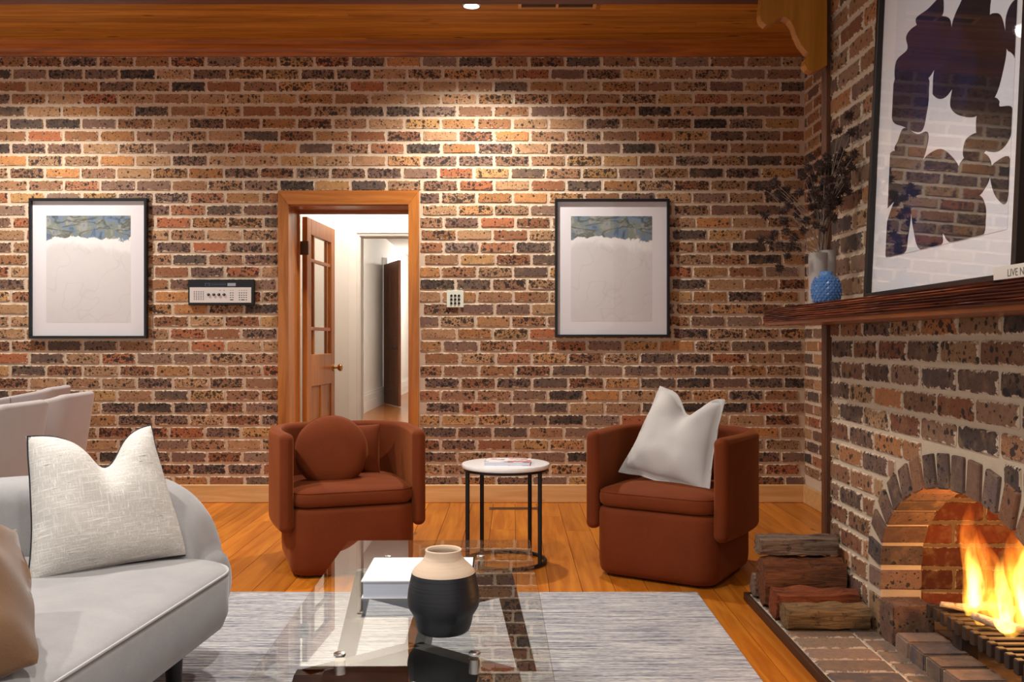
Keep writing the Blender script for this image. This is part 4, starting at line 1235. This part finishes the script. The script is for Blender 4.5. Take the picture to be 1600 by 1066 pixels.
# cushions on the armchairs
def disc_cushion(rad, t):
    prof = [(rad * .02, -t / 2)]
    for i in range(1, 12): a = i / 12; prof.append((rad * math.sin(a * PI / 2) ** .8, -t / 2 * math.cos(a * PI / 2) ** .7))
    prof.append((rad, 0))
    full = prof + [(r, -z) for r, z in reversed(prof[:-1])]
    return MB().lathe(full, 48)
rc = empty('round_cushion', (0, 0, 0), label='round rust velvet cushion leaning in the left armchair', cat='cushion')
dc = disc_cushion(.178, .15).build('cushion_body', M_VELVET, rc, angle=80)
for v in dc.data.vertices: v.co += Vector(mnoise.noise_vector(v.co * 8)) * .005
MB().tube([(.179 * math.cos(a), .179 * math.sin(a), 0) for a in [2 * PI * i / 48 for i in range(48)]], .004, 6, closed=True).build('piping', M_VELVET, rc)
pc = at(518, 705, 4.58)
rc.rotation_mode = 'QUATERNION'
rc.rotation_quaternion = (Matrix.Rotation(R(14), 4, 'Z') @ Matrix.Rotation(R(90 - 16), 4, 'X')).to_quaternion()
rc.location = pc
pm, _ = pillow(.36, .265, .10, 24, seed=5, concave=.05)
sq = pm.build('square_cushion', M_VELVET, angle=80)
tag(sq, 'square rust velvet cushion behind the round one in the left armchair', 'cushion')
place(sq, tuple(at(540, 742, 4.78)), R(4), R(14))
pm, rim = pillow(.51, .475, .18, 34, chop=.065, seed=9, flange=.07, concave=.05, wr=.012, taper=.28)
lp = pm.build('linen_cushion', M_LINEN, angle=80)
tag(lp, 'pale linen cushion with flanged edges in the right armchair', 'cushion')
place(lp, (.728, 4.44, .425), R(-38), R(20), R(9))

# ------------------------------------------------------------------ side table with magazine
st = empty('side_table', (-.032, 4.63, 0), label='round white marble side table with black tube legs between the armchairs', cat='side table')
MB().lathe([(.218, .482), (.222, .486), (.223, .496), (.220, .502), (.205, .5035)], 64).build('table_top', M_MARBLE, st)
MB().lathe([(.196, .468), (.212, .468), (.214, .482), (.196, .482)], 56).build('top_ring', M_BLACK, st, angle=30)
for an in (205, 240, 300, 337):
    pass
LEGP = [(-.190, -.06), (-.125, .15), (.125, .15), (.170, -.10)]
for x, y_ in LEGP: MB().tube([(x, y_, .012), (x, y_, .47)], .0108, 12).build('leg', M_BLACK, st)
MB().tube([(.2 * math.cos(a), .2 * math.sin(a), .011) for a in [2 * PI * i / 48 for i in range(48)]], .010, 10, closed=True).build('base_ring', M_BLACK, st)
mg = empty('magazine', (-.02, 4.60, .5035), R(-3), label='thick magazine with a white and red cover on the side table', cat='magazine')
MB().box((-.112, -.075, .001), (.112, .075, .0155)).build('pages', M_PAGES, mg, smooth=False)
m = Mat('magazine_cover', .35, .4); p = m.obj()
c = m.mix(m.step(m.noise(p, 12, 2), .55, .6), srgb('#ece6e4'), srgb('#c87f78')); c = m.mix(m.step(m.noise(m.vscale(p, (1, 1.6, 1), (3, 1, 0)), 17, 2), .6, .64), c, srgb('#5e646c')); m.set('Base Color', c)
MB().box((-.114, -.077, .0155), (.114, .077, .017)).box((-.114, -.077, 0), (.114, .077, .001)).box((-.114, -.077, 0), (-.1125, .077, .017)).build('cover', m.m, mg, smooth=False)

# ------------------------------------------------------------------ coffee table
GZT = .40
ct = empty('coffee_table', (-.250, 2.58, 0), R(1.1), label='rectangular glass coffee table on a dark splayed frame', cat='coffee table')
y0, y1 = -.80, .73
MB().box((-.329, y0, GZT - .012), (.329, y1, GZT), bev=.0025).build('glass_top', M_GLASS, ct, smooth=False)
fr = MB()
def plank(mb, a, b, th, z0, z1):
    a, b = Vector(a), Vector(b); t = (b - a).normalized(); n_ = Vector((-t.y, t.x)) * th / 2
    q = [a + n_, b + n_, b - n_, a - n_]
    mb.prism([(p_.x, p_.y) for p_ in q], z0, z1, axis='z')
HA, HB = (0, -.28), (0, .28)
ZT0, ZT1 = .275, .358
MB_sp = MB(); plank(MB_sp, HA, HB, .05, ZT0, ZT1); MB_sp.build('spine', M_TABLEBLK, ct, smooth=False)
for (sx, hub, ye) in ((-1, HA, -.47), (1, HA, -.47), (-1, HB, .47), (1, HB, .47)):
    end = (sx * .235, ye)
    q = MB(); plank(q, hub, end, .045, ZT0, ZT1); q.build('arm', M_TABLEBLK, ct, smooth=False)
    # splayed plank leg
    a0 = Vector((sx * .225, ye)); foot = Vector((sx * .31, ye + (.03 if ye > 0 else -.03)))
    w_ = .032
    legv = []
    for z, c in ((ZT1, a0), (.011, foot)):
        for dx, dy in ((-w_, -.018), (w_, -.018), (w_, .018), (-w_, .018)): legv.append((c.x + dx, c.y + dy, z))
    MB().add(legv, [(0, 1, 2, 3), (7, 6, 5, 4), (0, 4, 5, 1), (1, 5, 6, 2), (2, 6, 7, 3), (3, 7, 4, 0)]).build('leg', M_TABLEBLK, ct, smooth=False)
    cy_ = ye
    MB().lathe([(.014, ZT1 - .002), (.014, GZT - .012)], 24, Matrix.Translation((sx * .155, -.475 if ye < 0 else .475, 0))).lathe([(.014, GZT), (.014, GZT + .003), (.012, GZT + .004)], 24, Matrix.Translation((sx * .155, -.475 if ye < 0 else .475, 0))).build('glass_mount', M_STEEL, ct)
ZTOP = GZT + .001
bk = empty('white_book', (-.268, 2.69, ZTOP), R(1.0), label='thick white book lying on the glass coffee table', cat='book')
MB().box((-.150, -.133, .0035), (.148, .133, .0465)).build('pages', M_PAGES, bk, smooth=False)
MB().box((-.155, -.138, 0), (.155, .138, .0035)).box((-.155, -.138, .0465), (.155, .138, .050)).box((.151, -.138, 0), (.155, .138, .05)).build('cover', M_WHITE, bk, smooth=False)

vz = empty('stoneware_vase', (at(693, 0, 2.275).x, 2.275, ZTOP), label='black stoneware vase with a raw cream neck on the coffee table', cat='vase')
S_ = 2.29 / F
body = [(38, 0), (41, 3), (43.5, 10), (45.5, 20), (47, 28), (51, 34), (55, 41), (56.5, 48), (56.8, 56), (55.5, 70), (53, 84), (50.3, 97), (49.8, 99)]
neck = [(49.8, 99), (48.5, 102), (46, 106), (41, 111), (35, 117), (31, 123), (28.8, 129), (28.3, 133), (29, 136.5), (27.5, 138), (25, 136), (24.5, 130), (28, 118)]
k_ = S_ * .985
MB().lathe([(r * k_, z * k_ * .93) for r, z in body], 64, cap1=False).build('vase_body', M_STONE, vz, angle=80)
MB().lathe([(r * k_, z * k_ * .93) for r, z in neck], 64, cap0=False, cap1=False).build('neck', M_CLAY, vz, angle=80)
MB().lathe([(r * k_, z * k_ * .93) for r, z in [(24.6, 131), (30, 115), (45, 95), (40, 20), (5, 18)]], 48, cap0=False).build('inside', M_VASEIN, vz, angle=80)

# ------------------------------------------------------------------ sofa
sofa = empty('curved_sofa', (-1.467, 2.0, 0), R(-5), label='light grey curved sofa with a rounded arm', cat='sofa')
# local: x towards the coffee table is +, y away from the camera
SB0 = .17
MB().rbox(.96, 2.42, [(.10, SB0), (.055, SB0 + .010), (.02, SB0 + .035), (.004, SB0 + .075), (0, .355), (.006, .378), (.02, .39), (.06, .402), (.14, .412), (.25, .418), (.40, .420)], .17, 12, cx=.0, cy=-.10).build('seat', M_SOFA, sofa, angle=70)
ring = []
for cxx, cyy, a0 in ((1, 1, 0), (-1, 1, PI / 2), (-1, -1, PI), (1, -1, 1.5 * PI)):
    for k in range(13):
        a = a0 + k * PI / 24; q = .166
        ring.append((cxx * (.48 - .004 - q) + q * math.cos(a), -.10 + cyy * (1.21 - .004 - q) + q * math.sin(a), .379))
MB().tube(ring, .004, 6, closed=True).build('piping', plain('sofa_piping', '#b3b0af', .9), sofa)
# wrap-around back and arm
path = []
xe = .335; yb_ = 1.16; xb_ = -.46
for i in range(13): path.append((xe - i * (xe - (xb_ + .35)) / 12, yb_))
for i in range(1, 13):
    a = PI / 2 + i * PI / 2 / 12
    path.append((xb_ + .35 + .35 * math.cos(a), yb_ - .35 + .35 * math.sin(a)))
for i in range(1, 15): path.append((xb_, yb_ - .35 - i * .14))
tot = sum(math.dist(a, b) for a, b in zip(path, path[1:]))
def ztop(t):
    s = t * tot / .26
    return .655 if s >= 1 else .40 + .255 * math.sqrt(max(0, 1 - (1 - s) ** 2))
# denser start for the rounded arm end
dense = [(xe - .26 * (1 - math.cos(i * PI / 2 / 14)), yb_) for i in range(14)] + [p_ for p_ in path if p_[0] < xe - .265 or p_[1] < yb_ - .001]
sweep(dense, .23, SB0 + .01, ztop, .085, seg=6, endr=.045).build('back_and_arm', M_SOFA, sofa, angle=80)
pm, _ = pillow(.56, .40, .22, 24, seed=3, concave=.03)
bc = pm.build('back_cushion', M_SOFA, sofa, angle=80); place(bc, (-.26, .15, .40), R(90), R(14))
for x in (-.36, .33):
    for y_ in (-1.1, .90): MB().lathe([(.022, .011), (.03, SB0 + .02)], 18, Matrix.Translation((x, y_, 0))).build('leg', M_BLACK, sofa)

wp = empty('white_cushion', (0, 0, 0), label='white slub-weave cushion with dark piping on the sofa', cat='cushion')
pm, rim = pillow(.49, .455, .20, 34, chop=.075, seed=2, concave=.045, wr=.007, taper=.22)
pm.build('cushion_body', M_WHITEP, wp, angle=80)
MB().tube(rim[::2], .0030, 6, closed=True).build('piping', plain('dark_piping', '#26262b', .8), wp)
place(wp, (-1.245, 2.86, .405), R(42), R(21), R(-2))
pm, rim = pillow(.48, .44, .26, 34, chop=.0, seed=21, concave=-.07, wr=.022, flange=.03, taper=.12)
tp = pm.build('tan_cushion', M_TAN, angle=80)
tag(tp, 'tan brown woven cushion at the near end of the sofa', 'cushion')
place(tp, (-1.225, 1.83, .43), R(30), R(60), R(0))

# ------------------------------------------------------------------ dining chairs and table at the far left
def dining_chair(loc, yaw, label, zt=.85):
    t = empty('dining_chair', loc, yaw, label=label, cat='chair', group='warm grey dining tub chairs')
    path = []
    for i in range(9): path.append((-.27, -.26 + i * .04))
    for i in range(1, 24):
        a = PI - i * PI / 24; ca, sa = math.cos(a), math.sin(a)
        path.append((.27 * math.copysign(abs(ca) ** .5, ca), .06 + .22 * abs(sa) ** .5))
    path += [(-x, y) for x, y in reversed(path[:9])]
    def top(s):
        d = abs(s - .5) * 2
        return zt - .11 * max(0, d - .22) / .78
    sweep(path, .055, .36, top, .02, seg=4, taper=.80).build('shell', M_DCHAIR, t, angle=60)
    MB().rbox(.44, .46, [(.02, .37), (0, .39), (0, .44), (.02, .46), (.08, .468)], .08, cy=-.02).build('seat', M_DCHAIR, t, angle=60)
    for s in (-1, 1):
        for y_ in (-.2, .2):
            MB().tube([(s * .17, y_ * .7, .37), (s * .23, y_ * 1.15, .0)], [.018, .011], 10).build('leg', M_BLACK, t)
        # seam between side and back panel
        MB().tube([(s * .299, .11, .80), (s * .272, .10, .60), (s * .249, .09, .42)], .002, 5).build('seam', plain('dark_seam', '#7b7270', .9), t)
    return t
dining_chair((-2.54, 4.75, 0), R(-86), 'warm grey tub dining chair just behind the white cushion, its back fully in view')
dining_chair((-2.44, 4.05, 0), R(-90), 'warm grey tub dining chair nearest the camera, cut off by the left edge')
dining_chair((-2.98, 5.42, 0), R(-80), 'warm grey tub dining chair farthest back against the brick wall')
dt = empty('dining_table', (-4.02, 4.7, 0), label='brown timber dining table at the far left edge', cat='table')
MB().box((-.9, -.9, .715), (.72, .9, .75), bev=.004).build('table_top', M_TABLEWOOD, dt, smooth=False)
for sx in (-.6, .55):
    for sy in (-.7, .7): MB().box((sx - .03, sy - .03, 0), (sx + .03, sy + .03, .715)).build('leg', M_TABLEWOOD, dt, smooth=False)
